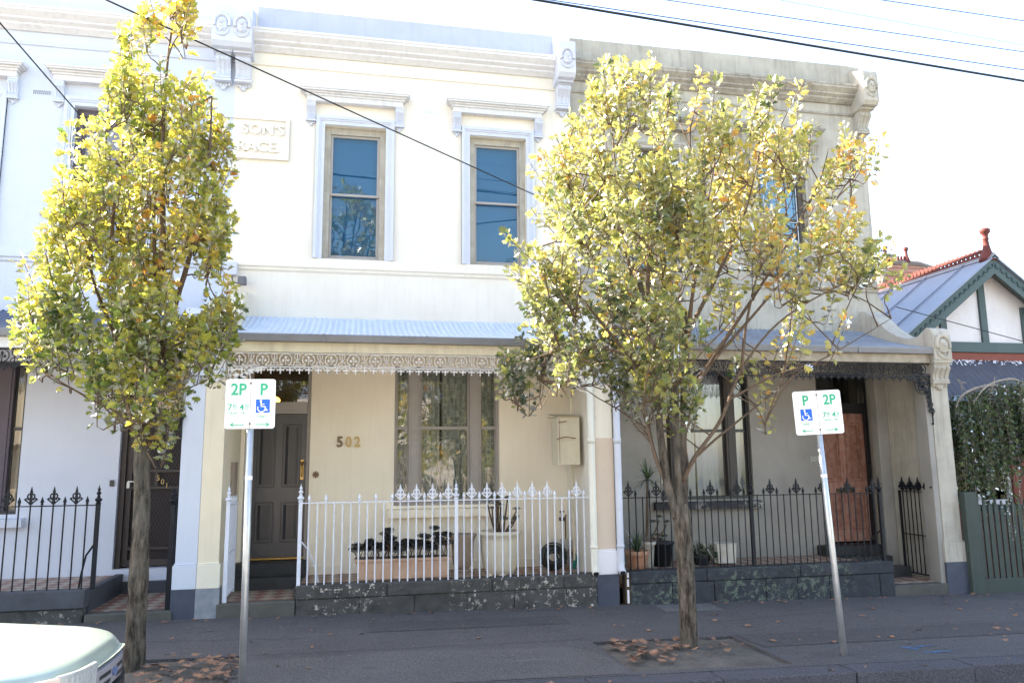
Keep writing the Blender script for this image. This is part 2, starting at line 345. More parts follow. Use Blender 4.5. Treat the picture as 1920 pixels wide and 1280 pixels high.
# footpath in pieces around the two tree pits
PR=(2.36,3.86,6.58,7.72); PL=(-2.25,-.95,6.60,7.76)
for x0,x1,y0,y1 in ((-70,PL[0],6.484,9.72),(PL[0],PL[1],PL[3],9.72),(PL[0],PL[1],6.484,PL[2]),(PL[1],PR[0],6.484,9.72),(PR[0],PR[1],PR[3],9.72),(PR[0],PR[1],6.484,PR[2]),(PR[1],70,6.484,9.72)):
    slopebox(fp,x0,x1,y0,y1,-.25,0)
struct(fp.build('footpath',asph))
kb=MB()
xs=-20.0
while xs<24:
    L=random.uniform(.85,1.3); slopebox(kb,xs+.004,xs+L-.004,6.22+random.uniform(-.01,.01),6.48,-.28,random.uniform(-.004,.003)); xs+=L
struct(kb.build('kerb',kerbm,bevel=.012))
def pit(P,seed):
    rnd=random.Random(seed); n=28; m=MB(); vs=[]
    for j in range(n):
        for i in range(n):
            x=P[0]+(P[1]-P[0])*i/(n-1); y=P[2]+(P[3]-P[2])*j/(n-1)
            e=min(i,j,n-1-i,n-1-j)
            vs.append((x,y,gz(x)+(-.03 if e==0 else -.018+.05*math.exp(-((x-(P[0]+P[1])/2)**2+(y-7.3)**2)/.05)+rnd.uniform(-.009,.009))))
    m.add(vs,[(j*n+i,j*n+i+1,(j+1)*n+i+1,(j+1)*n+i) for j in range(n-1) for i in range(n-1)])
    return struct(m.build('tree_pit_soil',soil,smooth=True))
pit(PR,1); pit(PL,2)
m=MB(); slopebox(m,3.72,4.45,9.1,9.5,-.01,.004); struct(m.build('concrete_slab',slabm))
bp=surf('blue_chalk_mark',(.05,.16,.34),rough=.9,fine=60,chips=((.078,.079,.092),.5,30))
m=MB()
for cx_,cy_,rx,ry in ((5.34,6.93,.17,.022),(5.52,6.96,.10,.015),(5.30,6.86,.05,.03),(5.45,6.72,.16,.03)):
    m.add([(cx_+rx*math.cos(a*.5236)*random.uniform(.7,1.15),cy_+ry*math.sin(a*.5236)*random.uniform(.6,1.3),gz(cx_)+.004) for a in range(12)],[tuple(range(12))])
struct(m.build('blue_paint_mark',bp))
def patch(name,mat,poly):
    m=MB(); m.add([(x,y,gz(x)+.004) for x,y in poly],[tuple(range(len(poly)))]); return struct(m.build(name,mat))
patch('asphalt_patch',asph3,[(-.9,6.52),(2.32,6.52),(2.33,7.1),(2.1,7.55),(.4,7.66),(-.93,7.5)])
patch('asphalt_patch',asph2,[(3.9,7.75),(9.6,7.9),(9.6,7.35),(3.92,7.2)])
patch('asphalt_patch',asph2,[(.2,8.55),(2.4,8.62),(2.4,9.1),(.2,9.05)])
crm=surf('asphalt_crack',(.012,.012,.012),rough=1,bump=0)
m=MB(); rc=random.Random(3)
for (xa,ya),(xb,yb) in (((-.9,7.72),(2.3,7.80)),((4.0,8.4),(6.6,8.9)),((-3.2,8.6),(-.4,8.35)),((5.9,6.84),(6.1,8.2)),((2.36,7.74),(1.7,9.3))):
    n=26; w0=.004; P=[(xa+(xb-xa)*i/n+rc.uniform(-.02,.02),ya+(yb-ya)*i/n+rc.uniform(-.02,.02)) for i in range(n+1)]
    m.add([(x,y+k*w0*rc.uniform(.4,1.3),gz(x)+.008) for x,y in P for k in (-1,1)],[(2*i,2*i+2,2*i+3,2*i+1) for i in range(n)])
struct(m.build('pavement_crack',crm))
m=MB()
for i in range(60):
    x,y,q=rc.uniform(-3,9),rc.uniform(6.9,9.4),rc.uniform(.008,.018); m.add([(x+q*math.cos(a),y+q*math.sin(a)*rc.uniform(.6,1.2),gz(x)+.010) for a in (0,1,2,3,4,5.2)],[tuple(range(6))])
gs=m.build('gum_spots',surf('old_gum',(.16,.155,.15),rough=.8,bump=0)); gs['kind']='stuff'
# ------------------------------------------------------------------ terrace building kit
def wall_holes(x0,x1,z0,z1,y,holes,depth=.30):
    m=MB(); X=sorted({x0,x1,*[h[0] for h in holes],*[h[1] for h in holes]}); Z=sorted({z0,z1,*[h[2] for h in holes],*[h[3] for h in holes]})
    for a,b in zip(X,X[1:]):
        for c,d in zip(Z,Z[1:]):
            if any(h[0]<=a and b<=h[1] and h[2]<=c and d<=h[3] for h in holes): continue
            m.add([(a,y,c),(b,y,c),(b,y,d),(a,y,d)],[(0,1,2,3)])
            m.add([(a,y+depth,c),(b,y+depth,c),(b,y+depth,d),(a,y+depth,d)],[(3,2,1,0)])
    for a,b,c,d in holes+[(x0,x1,z0,z1)]:
        o=(a,b,c,d)==(x0,x1,z0,z1); q=[(a,c),(b,c),(b,d),(a,d)]
        for i in range(4):
            (p0,r0),(p1,r1)=q[i],q[(i+1)%4]; fc=[(p0,y,r0),(p1,y,r1),(p1,y+depth,r1),(p0,y+depth,r0)]
            m.add(fc,[(0,3,2,1) if o else (0,1,2,3)])
    return m
def moulding(m,prof,x0,x1,ends=True):
    """prof: [(projection,z)] against the facade; ends return at the same projection"""
    poly=[(D2-p,z) for p,z in prof]+[(D2+.02,prof[-1][1]),(D2+.02,prof[0][1])]
    m.prism(poly,x0,x1,'x')
def corbel(m,x0,x1,zt,h,p,y=D2,drop=True):
    prof=[(0,0),(1,0),(1,-.07),(.9,-.09),(1.02,-.16),(1.0,-.24),(.82,-.32),(.6,-.45),(.5,-.58),(.62,-.66),(.66,-.72),(.5,-.76)]
    m.prism([(y-p*a,zt+h*b) for a,b in prof]+[(y+.01,zt-h*.76),(y+.01,zt)],x0,x1,'x')
    w_=(x1-x0)
    for i in range(3):
        c=x0+w_*(.2+.3*i); m.prism([(y-p*a-.012,zt+h*b) for a,b in prof[4:10]]+[(y-p*.3,zt-h*.6),(y-p*.5,zt-h*.2)],c-w_*.06,c+w_*.06,'x')
    m.box(x0-.012,x1+.012,y-p*.62,y+.01,zt-h*.80,zt-h*.74)
    if drop:
        for i in range(-2,3):
            m.ball(((x0+x1)/2+i*w_*.19,y-p*.12,zt-h*(.87-.02*abs(i))),w_*.13,6,5,(1,1,1.6-.25*abs(i)))
        m.ball(((x0+x1)/2,y-p*.1,zt-h*.93),w_*.2,8,5,(1,.9,1))
def face(m,cx_,cz,y,s):
    """relief mask: hair wreath, brow, nose, chin and collar; s = half height"""
    m.ball((cx_,y,cz),s*.62,12,8,(.78,.45,1.1))
    m.tube([(cx_+s*.62*math.cos(a),y-.012,cz+s*.1+s*.78*math.sin(a)) for a in [R(t) for t in range(-20,201,20)]],s*.17,6)
    m.tube([(cx_+s*.52*math.cos(a),y-.005,cz-s*.45+s*.55*math.sin(a)) for a in [R(t) for t in range(180,361,20)]],s*.12,6)
    m.tube([(cx_,y-s*.26,cz+s*.18),(cx_,y-s*.36,cz-s*.08)],[s*.07,s*.11],6)
    for k in (-1,1):
        m.ball((cx_+k*s*.2,y-s*.22,cz+s*.12),s*.09,6,4); m.tube([(cx_+k*s*.08,y-s*.27,cz+s*.24),(cx_+k*s*.34,y-s*.2,cz+s*.26)],s*.05,5)
        m.ball((cx_+k*s*.25,y-s*.02,cz+s*.88),s*.2,6,4)
    m.tube([(cx_-s*.15,y-s*.25,cz-s*.27),(cx_+s*.15,y-s*.25,cz-s*.27)],s*.06,5); m.ball((cx_,y-s*.18,cz-s*.5),s*.16,6,4)
    m.ball((cx_,y-.01,cz+s*.95),s*.2,6,4)
def corrugated(m,x0,x1,prof,pitch=.076,amp=.011,per=5):
    n=max(2,int((x1-x0)/pitch*per)); k=len(prof); vs=[]
    for i in range(n+1):
        x=x0+(x1-x0)*i/n; h=amp*math.sin(2*math.pi*(x-x0)/pitch)
        for j,(y,z) in enumerate(prof):
            a=prof[max(j-1,0)];b=prof[min(j+1,k-1)]; dy,dz=b[0]-a[0],b[1]-a[1]; l=math.hypot(dy,dz)
            vs.append((x,y-dz/l*h*-1 if False else y,z+h))
    m.add(vs,[(i*k+j,i*k+j+1,(i+1)*k+j+1,(i+1)*k+j) for i in range(n) for j in range(k-1)])
VR=[(D2,3.74),(10.75,3.60),(10.4,3.47),(10.05,3.37),(9.8,3.31),(9.6,3.265)]
def lace_frieze(m,x0,x1,zt,zb,y,mod=.26):
    n=round((x1-x0)/mod); mod=(x1-x0)/n; H=zt-zb; a,b=y,y+.012
    m.box(x0,x1,a-.002,b+.002,zt-.014,zt); m.box(x0,x1,a-.002,b+.002,zb,zb+.012); m.box(x0,x1,a,b,zb+.022,zb+.030)
    for i in range(n):
        c=x0+mod*(i+.5); cz=zb+H*.53; r=H*.40
        m.ribbon([(c+r*1.0*math.cos(t*math.pi/8),cz+r*math.sin(t*math.pi/8)) for t in range(16)],.009,a,b,True)
        for dx,dz,q in ((0,.42,.34),(-.40,-.12,.33),(.40,-.12,.33)): m.star((c+dx*r,cz+dz*r),r*q,a-.003,b,5,.38)
        m.ribbon([(c,cz-r),(c,cz+r*.3)],.008,a,b)
        e=x0+mod*i
        m.ribbon([(e,zb),(e,zt)],.007,a,b)
        for k in (-1,1):
            m.ribbon([(e,zb+H*.45),(e+k*mod*.10,zb+H*.6),(e+k*mod*.12,zb+H*.82),(e+k*mod*.05,zb+H*.93)],.007,a,b)
            m.ribbon([(e+k*mod*.02,zb+H*.42),(e+k*mod*.13,zb+H*.34),(e+k*mod*.16,zb+H*.15)],.008,a,b)
    p=.11; q=round((x1-x0)/p); p=(x1-x0)/q
    for i in range(q):
        c=x0+p*(i+.5)
        m.star((c,zb-.028),.034,a,b,4,.45); m.ball((c,y+.006,zb-.066),.011,6,4)
        m.ribbon([(c-p*.5,zb-.004),(c-p*.38,zb-.02),(c-p*.22,zb-.022)],.008,a,b); m.ribbon([(c+p*.5,zb-.004),(c+p*.38,zb-.02),(c+p*.22,zb-.022)],.008,a,b)
        for k in (-1,1): m.ball((c+k*.034,y+.006,zb-.036),.010,6,4)
def lace_bracket(m,xc,d,zt,wd,h,y):
    """quarter-fan bracket; d = direction from the pier into the opening"""
    a,b=y,y+.012
    m.box(min(xc,xc+d*.012),max(xc,xc+d*.012),a,b,zt-h,zt); m.box(min(xc+d*.03,xc+d*.04),max(xc+d*.03,xc+d*.04),a,b,zt-h*.75,zt)
    n=9; arc=[(xc+d*wd*(1-math.sin(t/n*math.pi/2)),zt-h*.86*(1-math.cos(t/n*math.pi/2))) for t in range(n+1)]
    m.ribbon(arc,.018,a,b)
    for i in range(1,n): m.star((arc[i][0]-d*.012,arc[i][1]-.03),.040,a-.003,b,5,.5,i*.5)
    r=wd*.30; c=(xc+d*wd*.32,zt-wd*.30-.02)
    m.ribbon([(c[0]+r*math.cos(t*math.pi/8),c[1]+r*math.sin(t*math.pi/8)) for t in range(16)],.012,a,b,True)
    for q in range(4): m.star((c[0]+r*.5*math.cos(q*1.57+.7),c[1]+r*.5*math.sin(q*1.57+.7)),r*.36,a-.003,b,5,.5,q)
    m.star(c,r*.4,a-.003,b,5,.5)
    for i in range(5):
        z=zt-h*(.36+.1*i); m.star((xc+d*(.07-.008*i),z),.030,a-.003,b,5,.5,i); m.ribbon([(xc,z+.04),(xc+d*.05,z+.02),(xc+d*.03,z-.02)],.008,a,b)
    m.ball((xc+d*.012,y+.006,zt-h-.02),.018,8,5)
def upper_window(house,ax0,ax1,trim,hoodm,framem,gl,blind,kind):
    """ax0, ax1: outer edges of the architrave"""
    i0,i1=ax0+.125,ax1-.125; z0,z1=4.60,6.62; y=D2+.11
    fr=MB()
    for a,b in ((i0,i0+.085),(i1-.085,i1)): fr.box(a,b,y-.03,y+.07,z0,z1)
    fr.box(i0+.085,i1-.085,y-.028,y+.07,z1-.10,z1); fr.box(i0+.085,i1-.085,y-.028,y+.07,z0,z0+.045)
    g0,g1,gz0,gz1=i0+.085,i1-.085,z0+.045,z1-.10
    F=fr.build('window',framem,house,bevel=.004)
    s=MB(); mid=5.585
    for a,b in ((g0,g0+.035),(g1-.035,g1)): s.box(a,b,y,y+.03,mid,gz1); s.box(a,b,y+.035,y+.065,gz0,mid+.03)
    s.box(g0+.035,g1-.035,y,y+.03,gz1-.035,gz1); s.box(g0+.035,g1-.035,y-.004,y+.034,mid,mid+.035); s.box(g0+.035,g1-.035,y+.035,y+.065,gz0,gz0+.05)
    s.build('sash',taupe if framem is beige else framem,F,bevel=.003)
    g=MB(); g.box(g0+.03,g1-.03,y+.012,y+.016,mid+.03,gz1-.03); g.box(g0+.03,g1-.03,y+.048,y+.052,gz0+.045,mid+.01); g.build('glass',gl,F)
    bl=MB()
    if kind=='slats':
        z=gz0+.03; 
        while z<gz1: bl.add([(g0,y+.10,z+.026),(g1,y+.10,z+.026),(g1,y+.115,z),(g0,y+.115,z)],[(0,1,2,3)]); z+=.0285
    else: bl.box(g0,g1,y+.10,y+.105,gz0,gz1)
    bl.build('blind',blind,F)
    a=MB(); p=.045
    for (u,v,q) in ((0,.125,.025),(0.0,.045,.05),(.045,.07,.038)):
        # nested flat bands step down towards the opening
        for x0_,x1_ in ((ax0+u,ax0+v),(ax1-v,ax1-u)): a.box(x0_,x1_,D2-q,D2+.012,4.60,6.75-u-.0005*q)
        a.box(ax0+v,ax1-v,D2-q,D2+.012,6.75-v,6.75-u-.0007*q)
    a.build('architrave',trim,F)
    h=MB(); hx0,hx1=ax0-.235,ax1+.215
    for p_,za,zb,e in ((.20,7.10,7.125,0),(.185,7.075,7.10,.015),(.15,7.05,7.075,.05),(.125,7.02,7.05,.075),(.105,6.94,7.02,.095)):
        h.box(hx0+e,hx1-e,D2-p_,D2+.01,za,zb)
    h.prism([(D2-.20,7.125),(D2+.01,7.17),(D2+.01,7.125)],hx0,hx1,'x')
    H=h.build('window_hood',hoodm,F)
    for c in (ax0-.075,ax1+.070):
        k=MB(); corbel(k,c-.062,c+.062,6.94,.36,.095); k.build('corbel',trim,F)
    return F
def terrace(name,label,x0,x1,wins,mats,gholes,hx,party):
    h=thing(name,label,'terrace house',((x0+x1)/2,D2,.0))
    W,Wlow,trim,corn,roof,fasc,lacem=mats
    holes=[(a+.125,b-.125,4.60,6.62) for a,b in wins]
    wall_holes(x0,x1,3.62,8.38,D2,holes).build('upper_wall',W,h)
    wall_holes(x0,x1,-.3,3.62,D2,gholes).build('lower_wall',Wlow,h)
    b=MB()
    b.add([(x0,D2+.3,-.4),(x1,D2+.3,-.4),(x1,21,-.4),(x0,21,-.4),(x0,D2+.3,7.75),(x1,D2+.3,7.75),(x1,21,7.2),(x0,21,7.2)],[(1,2,6,5),(2,3,7,6),(3,0,4,7),(4,5,6,7)])
    b.build('rear_body',bodym,h)
    d=MB(); d.box(x0+.05,x1-.05,D2+.9,D2+.95,-.2,7.5); d.build('dark_backing',darkin,h)  # near-black sheet standing in for the dark of the rooms
    c=MB(); moulding(c,[(.02,8.02),(.25,7.93),(.25,7.90),(.235,7.885),(.235,7.86),(.16,7.80),(.155,7.775),(.10,7.745),(.10,7.72),(.06,7.69),(.03,7.665)],x0,x1)
    c.build('cornice',corn,h)
    c=MB(); moulding(c,[(.0,7.50),(.022,7.50),(.03,7.485),(.022,7.465),(0,7.465)],x0,x1); c.build('string_course',W if W is not greyr else corn,h)
    c=MB(); moulding(c,[(0,4.60),(.02,4.60),(.02,4.50),(.055,4.49),(.055,4.455),(.03,4.44),(.03,4.41),(.0,4.385)],x0,x1)
    c.build('string_course',W if W is not greyr else corn,h)
    return h
def face_bracket(h,cx_,mat,ww=.135):
    m=MB(); y=D2-.38
    m.prism([(D2+.01,8.28),(y+.02,8.12),(y,8.08),(y,7.60),(y+.05,7.54),(D2+.01,7.50)],cx_-ww,cx_+ww,'x')
    face(m,cx_,7.84,y,.165)
    corbel(m,cx_-ww*.75,cx_+ww*.75,7.53,.50,.20)
    m.box(cx_-ww*.92,cx_+ww*.92,D2-.26,D2+.01,7.50,7.53)
    return m.build('face_bracket',mat,h)
# ---------- 502, the cream house
OUT502=(-1.78,3.24)
mats502=(cream,creamlow,trimw,stonewhite,roofpale,fasciac,irongrey)
h2=terrace('terrace_house','cream two storey terrace house numbered 502 with white iron fence',*OUT502,[(-.627,.506),(1.513,2.636)],mats502,[(.56,2.06,1.12,3.06),(-1.44,-.585,.40,3.06)],None,None)
for a,b in ((-.627,.506),(1.513,2.636)): upper_window(h2,a,b,trimw,stonewhite,beige,glassb,blindm,'slats')
for c in (-1.665,3.10): face_bracket(h2,c,trimw)
m=MB(); m.box(-1.50,2.965,D2-.012,D2+.29,8.02,8.385); m.build('parapet',surf('pale_parapet_paint',(.44,.47,.55),(.38,.41,.48),.7,2.5,.25,(.28,.29,.33)),h2)
m=MB()
for i in range(9): m.box(.955+i*.0205,.967+i*.0205,D2-.006,D2+.004,6.93,6.965)
m.box(.94,1.145,D2-.003,D2+.003,6.92,6.975); m.build('air_vent',stonewhite,h2)
def plaque(h,x0,x1,mat,lines,openleft):
    m=MB(); z0,z1=6.04,6.64
    m.box(x0,x1,D2-.02,D2+.01,z0,z1)
    for za,zb in ((z0-.02,z0+.03),(z1-.03,z1+.02)): m.box(x0,x1,D2-.045,D2+.011,za,zb)
    e=x1 if openleft else x0
    m.box(*( (e-.05,e) if openleft else (e,e+.05)),D2-.044,D2+.012,z0+.03,z1-.03)
    p=m.build('name_plaque',mat,h)
    for s,xx,z,al in lines: text('raised_letter',s,.22,(xx,D2-.028,z),mat,p,.018,al,bold=.006,sx=1.0)
    return p
plaque(h2,-1.78,-1.0,cream,[("SON'S",-1.07,6.46,'RIGHT'),("RACE.",-1.13,6.20,'RIGHT')],True)
# ground floor window 502 (three lights)
def ground_window(h,x0,x1,z0,z1,m1,m2,framem,mull,gl,curtain,meet,sillm,sx,sz):
    y=D2+.10; F=MB()
    for a,b in ((x0,x0+.035),(x1-.035,x1)): F.box(a,b,y-.05,y+.06,z0,z1)
    F.box(x0+.035,x1-.035,y-.048,y+.06,z1-.05,z1); F.box(x0+.035,x1-.035,y-.048,y+.06,z0,z0+.04)
    Fo=F.build('window',framem,h,bevel=.004)
    q=MB()
    for a,b in (m1,m2):
        q.box(a,b,y-.06,y+.06,z0+.04,z1-.05); q.box(a+.03,b-.03,y-.072,y-.06,z0+.04,z1-.05)
    q.build('mullion',mull,Fo,bevel=.004)
    g=MB(); s=MB()
    for a,b,w_ in ((x0+.035,m1[0],.018),(m1[1],m2[0],.03),(m2[1],x1-.035,.018)):
        g.box(a,b,y+.01,y+.014,z0+.04,z1-.05)
        s.box(a,b,y-.008,y+.035,meet-.022,meet+.022)
        for u,v in ((a,a+w_),(b-w_,b)): s.box(u,v,y-.004,y+.03,z0+.04,meet-.022); s.box(u,v,y-.004,y+.03,meet+.022,z1-.05)
    s.build('sash',framem,Fo,bevel=.003); g.build('glass',gl,Fo)
    c=MB(); n=120; mid=(m1[1]+m2[0])/2-.05
    for a,b in ((x0,mid-.015),(mid+.02,x1)):
        vs=[(a+(b-a)*i/n,y+.13+.009*math.sin(i*.35)+.003*math.sin(i*.8),z) for i in range(n+1) for z in (z0,z1)]
        c.add(vs,[(2*i,2*i+2,2*i+3,2*i+1) for i in range(n)])
    c.build('curtain',curtain,Fo,smooth=True)
    s=MB(); s.prism([(D2-.10,sz[0]),(D2-.10,sz[1]-.03),(D2+.08,sz[1]),(D2+.08,sz[0])],sx[0],sx[1],'x'); s.build('window_sill',sillm,Fo,bevel=.005)
    return Fo
ground_window(h2,.56,2.06,1.12,3.06,(.765,.925),(1.64,1.80),taupe,taupe,glass,lace,2.20,creamlow,(.47,2.06),(.96,1.10))
# door 502
def door_frame(m,x0,x1,z0,z1,tb,tt,y):
    for a,b in ((x0,x0+.07),(x1-.05,x1)): m.box(a,b,y-.05,y+.08,z0,z1)
    m.box(x0+.07,x1-.05,y-.055,y+.075,tb,tt); m.box(x0+.07,x1-.05,y-.045,y+.075,z1-.05,z1)
def panel_door(h,x0,x1,z0,z1,y,mat,matd,panels):
    m=MB(); m.box(x0,x1,y,y+.045,z0,z1); d=m.build('door',mat,h,bevel=.003)
    p=MB()
    for a,b,c,e in panels:
        X0,X1=x0+(x1-x0)*a,x0+(x1-x0)*b; Z0,Z1=z0+(z1-z0)*c,z0+(z1-z0)*e
        for u0,u1,v0,v1 in ((X0,X0+.02,Z0,Z1),(X1-.02,X1,Z0,Z1),(X0+.02,X1-.02,Z0,Z0+.02),(X0+.02,X1-.02,Z1-.02,Z1)): p.box(u0,u1,y-.014,y+.004,v0,v1)
        p.prism([(X0+.03,y+.002),(X0+.075,y-.012),(X1-.075,y-.012),(X1-.03,y+.002)],Z0+.04,Z1-.04,'z')
    p.build('door_panel',matd,d,bevel=.002); return d
m=MB(); door_frame(m,-1.44,-.585,.40,3.06,2.40,2.56,D2+.12); m.box(-1.37,-.635,D2+.055,D2+.2,2.44,2.47); m.build('door_frame',taupe,h2,bevel=.004)
d=panel_door(h2,-1.37,-.635,.47,2.40,D2+.15,doorm,doord,[(.10,.44,.48,.93),(.56,.90,.48,.93),(.10,.44,.10,.38),(.56,.90,.10,.38)])
m=MB(); m.box(-.71,-.67,D2+.13,D2+.15,1.50,1.77); m.tube([(-.69,D2+.13,1.54),(-.69,D2+.10,1.58),(-.69,D2+.10,1.67),(-.69,D2+.13,1.71)],.010,8); m.ball((-.69,D2+.12,1.72),.028,8,6); m.build('door_handle',brass,d)
m=MB(); m.box(-1.38,-.63,D2+.10,D2+.19,.445,.468); m.build('threshold',brass,h2)
m=MB(); m.box(-1.37,-.635,D2+.15,D2+.154,2.56,3.01); m.build('fanlight',glass,h2)
m=MB(); m.ball((-1.18,D2+.55,2.62),.11,14,8,(1.2,1,.6)); m.build('hall_lamp',lampy,h2)
for i,(ch,mt) in enumerate((('5',bronze),('0',goldp),('2',goldp))): text('house_number',ch,.20,(-.185+i*.118,D2-.016,2.0),mt,h2,.008,bold=.006 if i==0 else .004,sx=.9)
m=MB(); m.prism([( -.497+(.042+.008*math.cos(8*a))*math.cos(a),1.565+(.042+.008*math.cos(8*a))*math.sin(a)) for a in [R(t*7.5) for t in range(48)]],D2-.02,D2+.004,'y'); m.ball((-.497,D2-.02,1.565),.014,8,5); m.build('doorbell',bronze,h2)
# piers and wing walls
def wing(m,x0,x1,zb,wy0=D1,top=True):
    poly=[(wy0,zb),(D2+.01,zb),(D2+.01,4.08),(10.93,4.05),(10.75,3.93),(10.5,3.70),(10.25,3.54),(10.0,3.46),(9.80,3.46),(9.70,3.52),(9.62,3.56),(9.54,3.53),(9.50,3.44),(9.50,3.08),(wy0,3.04)]
    m.prism(poly,x0,x1,'x')
def pier_details(h,x0,x1,z0,z1,zd,mat,dado,capm,cols,fw=.0):
    """moulded base block, painted dado, mask on the scroll head and a fluted corbel"""
    m=MB(); e=.022
    m.box(x0-e,x1+e,D1-e,D1+.16,zd,z1); m.box(x0-e*.5,x1+e*.5,D1-e*.5,D1+.15,z1,z1+.02); m.build('pier_base',cols[0],h,bevel=.008)
    m=MB(); m.box(x0-e-.004,x1+e+.004,D1-e-.004,D1+.18,z0,zd); m.build('pier_dado',dado,h,bevel=.004)
m=MB(); wing(m,-1.72,-1.49,-.1); m.build('wing_wall',surf('cream_pier_paint',(.72,.64,.50),rough=.7,streak=.15),h2,bevel=.006)
pier_details(h2,-1.72+.022,-1.49,-.05,.585,.32,None,slate,None,[surf('pale_cream_base',(.72,.67,.56),rough=.7)])
m=MB(); wing(m,3.05,3.29,-.2); m.build('wing_wall',cream,h2,bevel=.006)
m=MB(); m.box(3.046,3.294,D1-.003,D1+.004,.59,2.0); m.build('patch_of_paint',pinkp,h2)
pier_details(h2,3.05,3.29,-.12,.585,.295,None,navy,None,[whitep])
for c,mt in ((-1.605,stonewhite),(3.17,trimw)):
    m=MB(); m.box(c-.115,c+.115,D1-.14,D1+.01,3.04,3.08); face(m,c,3.28,9.50,.15); corbel(m,c-.10,c+.10,3.04,.36,.10,D1); m.build('face_bracket',mt,h2)
# verandah
def verandah(h,x0,x1,roof,fasc,lacem,brL,brR,brRh=.80):
    m=MB(); corrugated(m,x0,x1,VR); vr=m.build('verandah_roof',roof,h,smooth=True)
    m=MB(); m.add([(x0,D2,3.36),(x1,D2,3.36),(x1,9.66,3.16),(x0,9.66,3.16)],[(0,1,2,3)]); m.build('verandah_ceiling',ceilm,h)
    m=MB(); m.prism([(9.59,3.255),(9.52,3.26),(9.505,3.25),(9.505,3.235),(9.52,3.17),(9.60,3.165)],x0,x1,'x'); k=x0+1.1
    while k<x1: m.box(k,k+.02,9.500,9.53,3.165,3.262); k+=1.25
    m.build('gutter',gutterm,h)
    m=MB(); m.box(x0,x1,9.60,9.66,3.045,3.17); m.build('fascia',fasc,h,bevel=.004)
    m=MB(); lace_frieze(m,x0,x1,3.04,2.86,9.62); m.build('lace_frieze',lacem,h)
    if brL:
        m=MB(); lace_bracket(m,x0+.01,1,2.86,brL,brL*1.1,9.622); m.build('lace_bracket',lacem,h)
    if brR:
        m=MB(); lace_bracket(m,x1-.01,-1,2.86,brR,brRh,9.622); m.build('lace_bracket',lacem,h)
verandah(h2,-1.49,3.05,roofpale,fasciac,irongrey,.42,.40)
def downpipe(h,x,z0,z1,mat,hole=True):
    m=MB(); m.tube([(x,D1-.03,z1),(x,D1-.03,z0+.12),(x,D1-.035,z0+.03),(x,D1-.09,z0-.01)],.045,12); m.tube([(x,D1-.03,z) for z in (1.93,2.0)],.052,12); m.tube([(x,D1-.03,z) for z in (.62,.66)],.052,12)
    d=m.build('downpipe',mat,h,smooth=True); k=MB(); k.tube([(x,D1-.092,z0-.011),(x,D1-.094,z0-.012)],.036,12); k.build('pipe_mouth',black,d)
downpipe(h2,2.995,.33,3.17,surf('cream_pipe_paint',(.70,.68,.60),rough=.5)); downpipe(h2,3.345,.33,3.17,trimw)
m=MB()
for a,b in ((-.06,.10),(.14,.23),(.25,.31)): m.tube([(3.43,D1-.03,a+.0),(3.43,D1-.03,b)],.014,8)
m.build('white_conduit',whitep,h2)
# meter boxes
m=MB(); m.box(2.68,2.985,10.1,10.45,1.66,2.30); m.prism([(10.06,2.30),(10.49,2.36),(10.49,2.30)],2.64,2.99,'x'); mb=m.build('meter_box',surf('chipped_cream_box',(.66,.60,.46),(.5,.44,.33),.5,5,.2,chips=((.2,.12,.08),.70,9)),h2,bevel=.004)
m=MB(); m.box(2.70,2.704,10.095,10.1,1.68,2.28); m.tube([(2.66,10.08,2.0),(2.78,10.075,2.03),(2.92,10.07,2.01)],.006,6); m.tube([(2.69,10.08,2.22),(2.80,10.08,2.24)],.006,6); m.build('wire_latch',surf('rusty_wire',(.16,.06,.03),rough=.8),mb)
m=MB(); m.tube([(2.90,10.2,2.36),(2.90,10.2,3.2)],.012,6); m.tube([(2.93,10.3,1.66),(2.93,10.3,.4)],.015,6); m.build('conduit',fasciac,h2)
m=MB(); m.box(-1.49,-1.44,10.25,10.5,1.30,1.74); m.build('brown_meter_box',brownbox,h2,bevel=.005)
# wall light and its cable box high on the left
m=MB(); m.box(-1.80,-1.63,D2-.10,D2,4.30,4.48); bx=m.build('cable_box',trimw,h2,bevel=.005)
m=MB(); m.tube([(-1.70,D2-.03,4.30),(-1.69,D2-.05,4.22),(-1.63,D2-.07,4.19),(-1.57,D2-.08,4.20)],.008,6); m.build('cable',wirem,h2)
m=MB(); m.tube([(-1.55,D2,4.22),(-1.55,D2-.10,4.20)],.03,8); m.box(-1.60,-1.49,D2-.20,D2-.09,4.15,4.26); m.tube([(-1.545,D2-.19,4.20),(-1.545,D2-.26,4.18)],[.035,.05],10); m.build('security_camera',surf('grey_camera_case',(.16,.16,.18),rough=.5),h2,bevel=.006)
# floor, steps, plinth 502
def plinth(h,x0,x1,zb,zt,mat,side=True,seed=0):
    rnd=random.Random(seed); m=MB(); x=x0
    while x<x1-.01:
        L=min(rnd.uniform(.9,1.5),x1-x); L=L if x1-x-L>.3 else x1-x
        m.box(x+.003,x+L-.003,D1-.06+rnd.uniform(-.006,.004),D1+.18,zt-.15,zt+rnd.uniform(-.003,.003)); x+=L
    x=x0
    while x<x1-.01:
        L=min(rnd.uniform(.35,.8),x1-x); L=L if x1-x-L>.2 else x1-x
        m.box(x+.003,x+L-.003,D1-.05+rnd.uniform(-.01,.01),D1+.15,zb,zt-.156); x+=L
    m.box(x0+.01,x1-.01,D1-.035,D1+.14,zb,zt-.01)
    return m.build('plinth',mat,h,bevel=.012)
plinth(h2,-.62,3.02,-.16,.31,bluestone,seed=3)
m=MB(); m.box(-.60,3.04,D1+.18,D2,.10,.245); m.build('verandah_floor',tilem,h2)
m=MB(); m.box(-.66,-.60,D1+.16,D2,-.05,.25); m.build('path_edge',stepm,h2)
m=MB(); m.box(-1.49,-.625,D1-.04,D1+.10,-.05,.148); m.build('step',stepm,h2,bevel=.012)
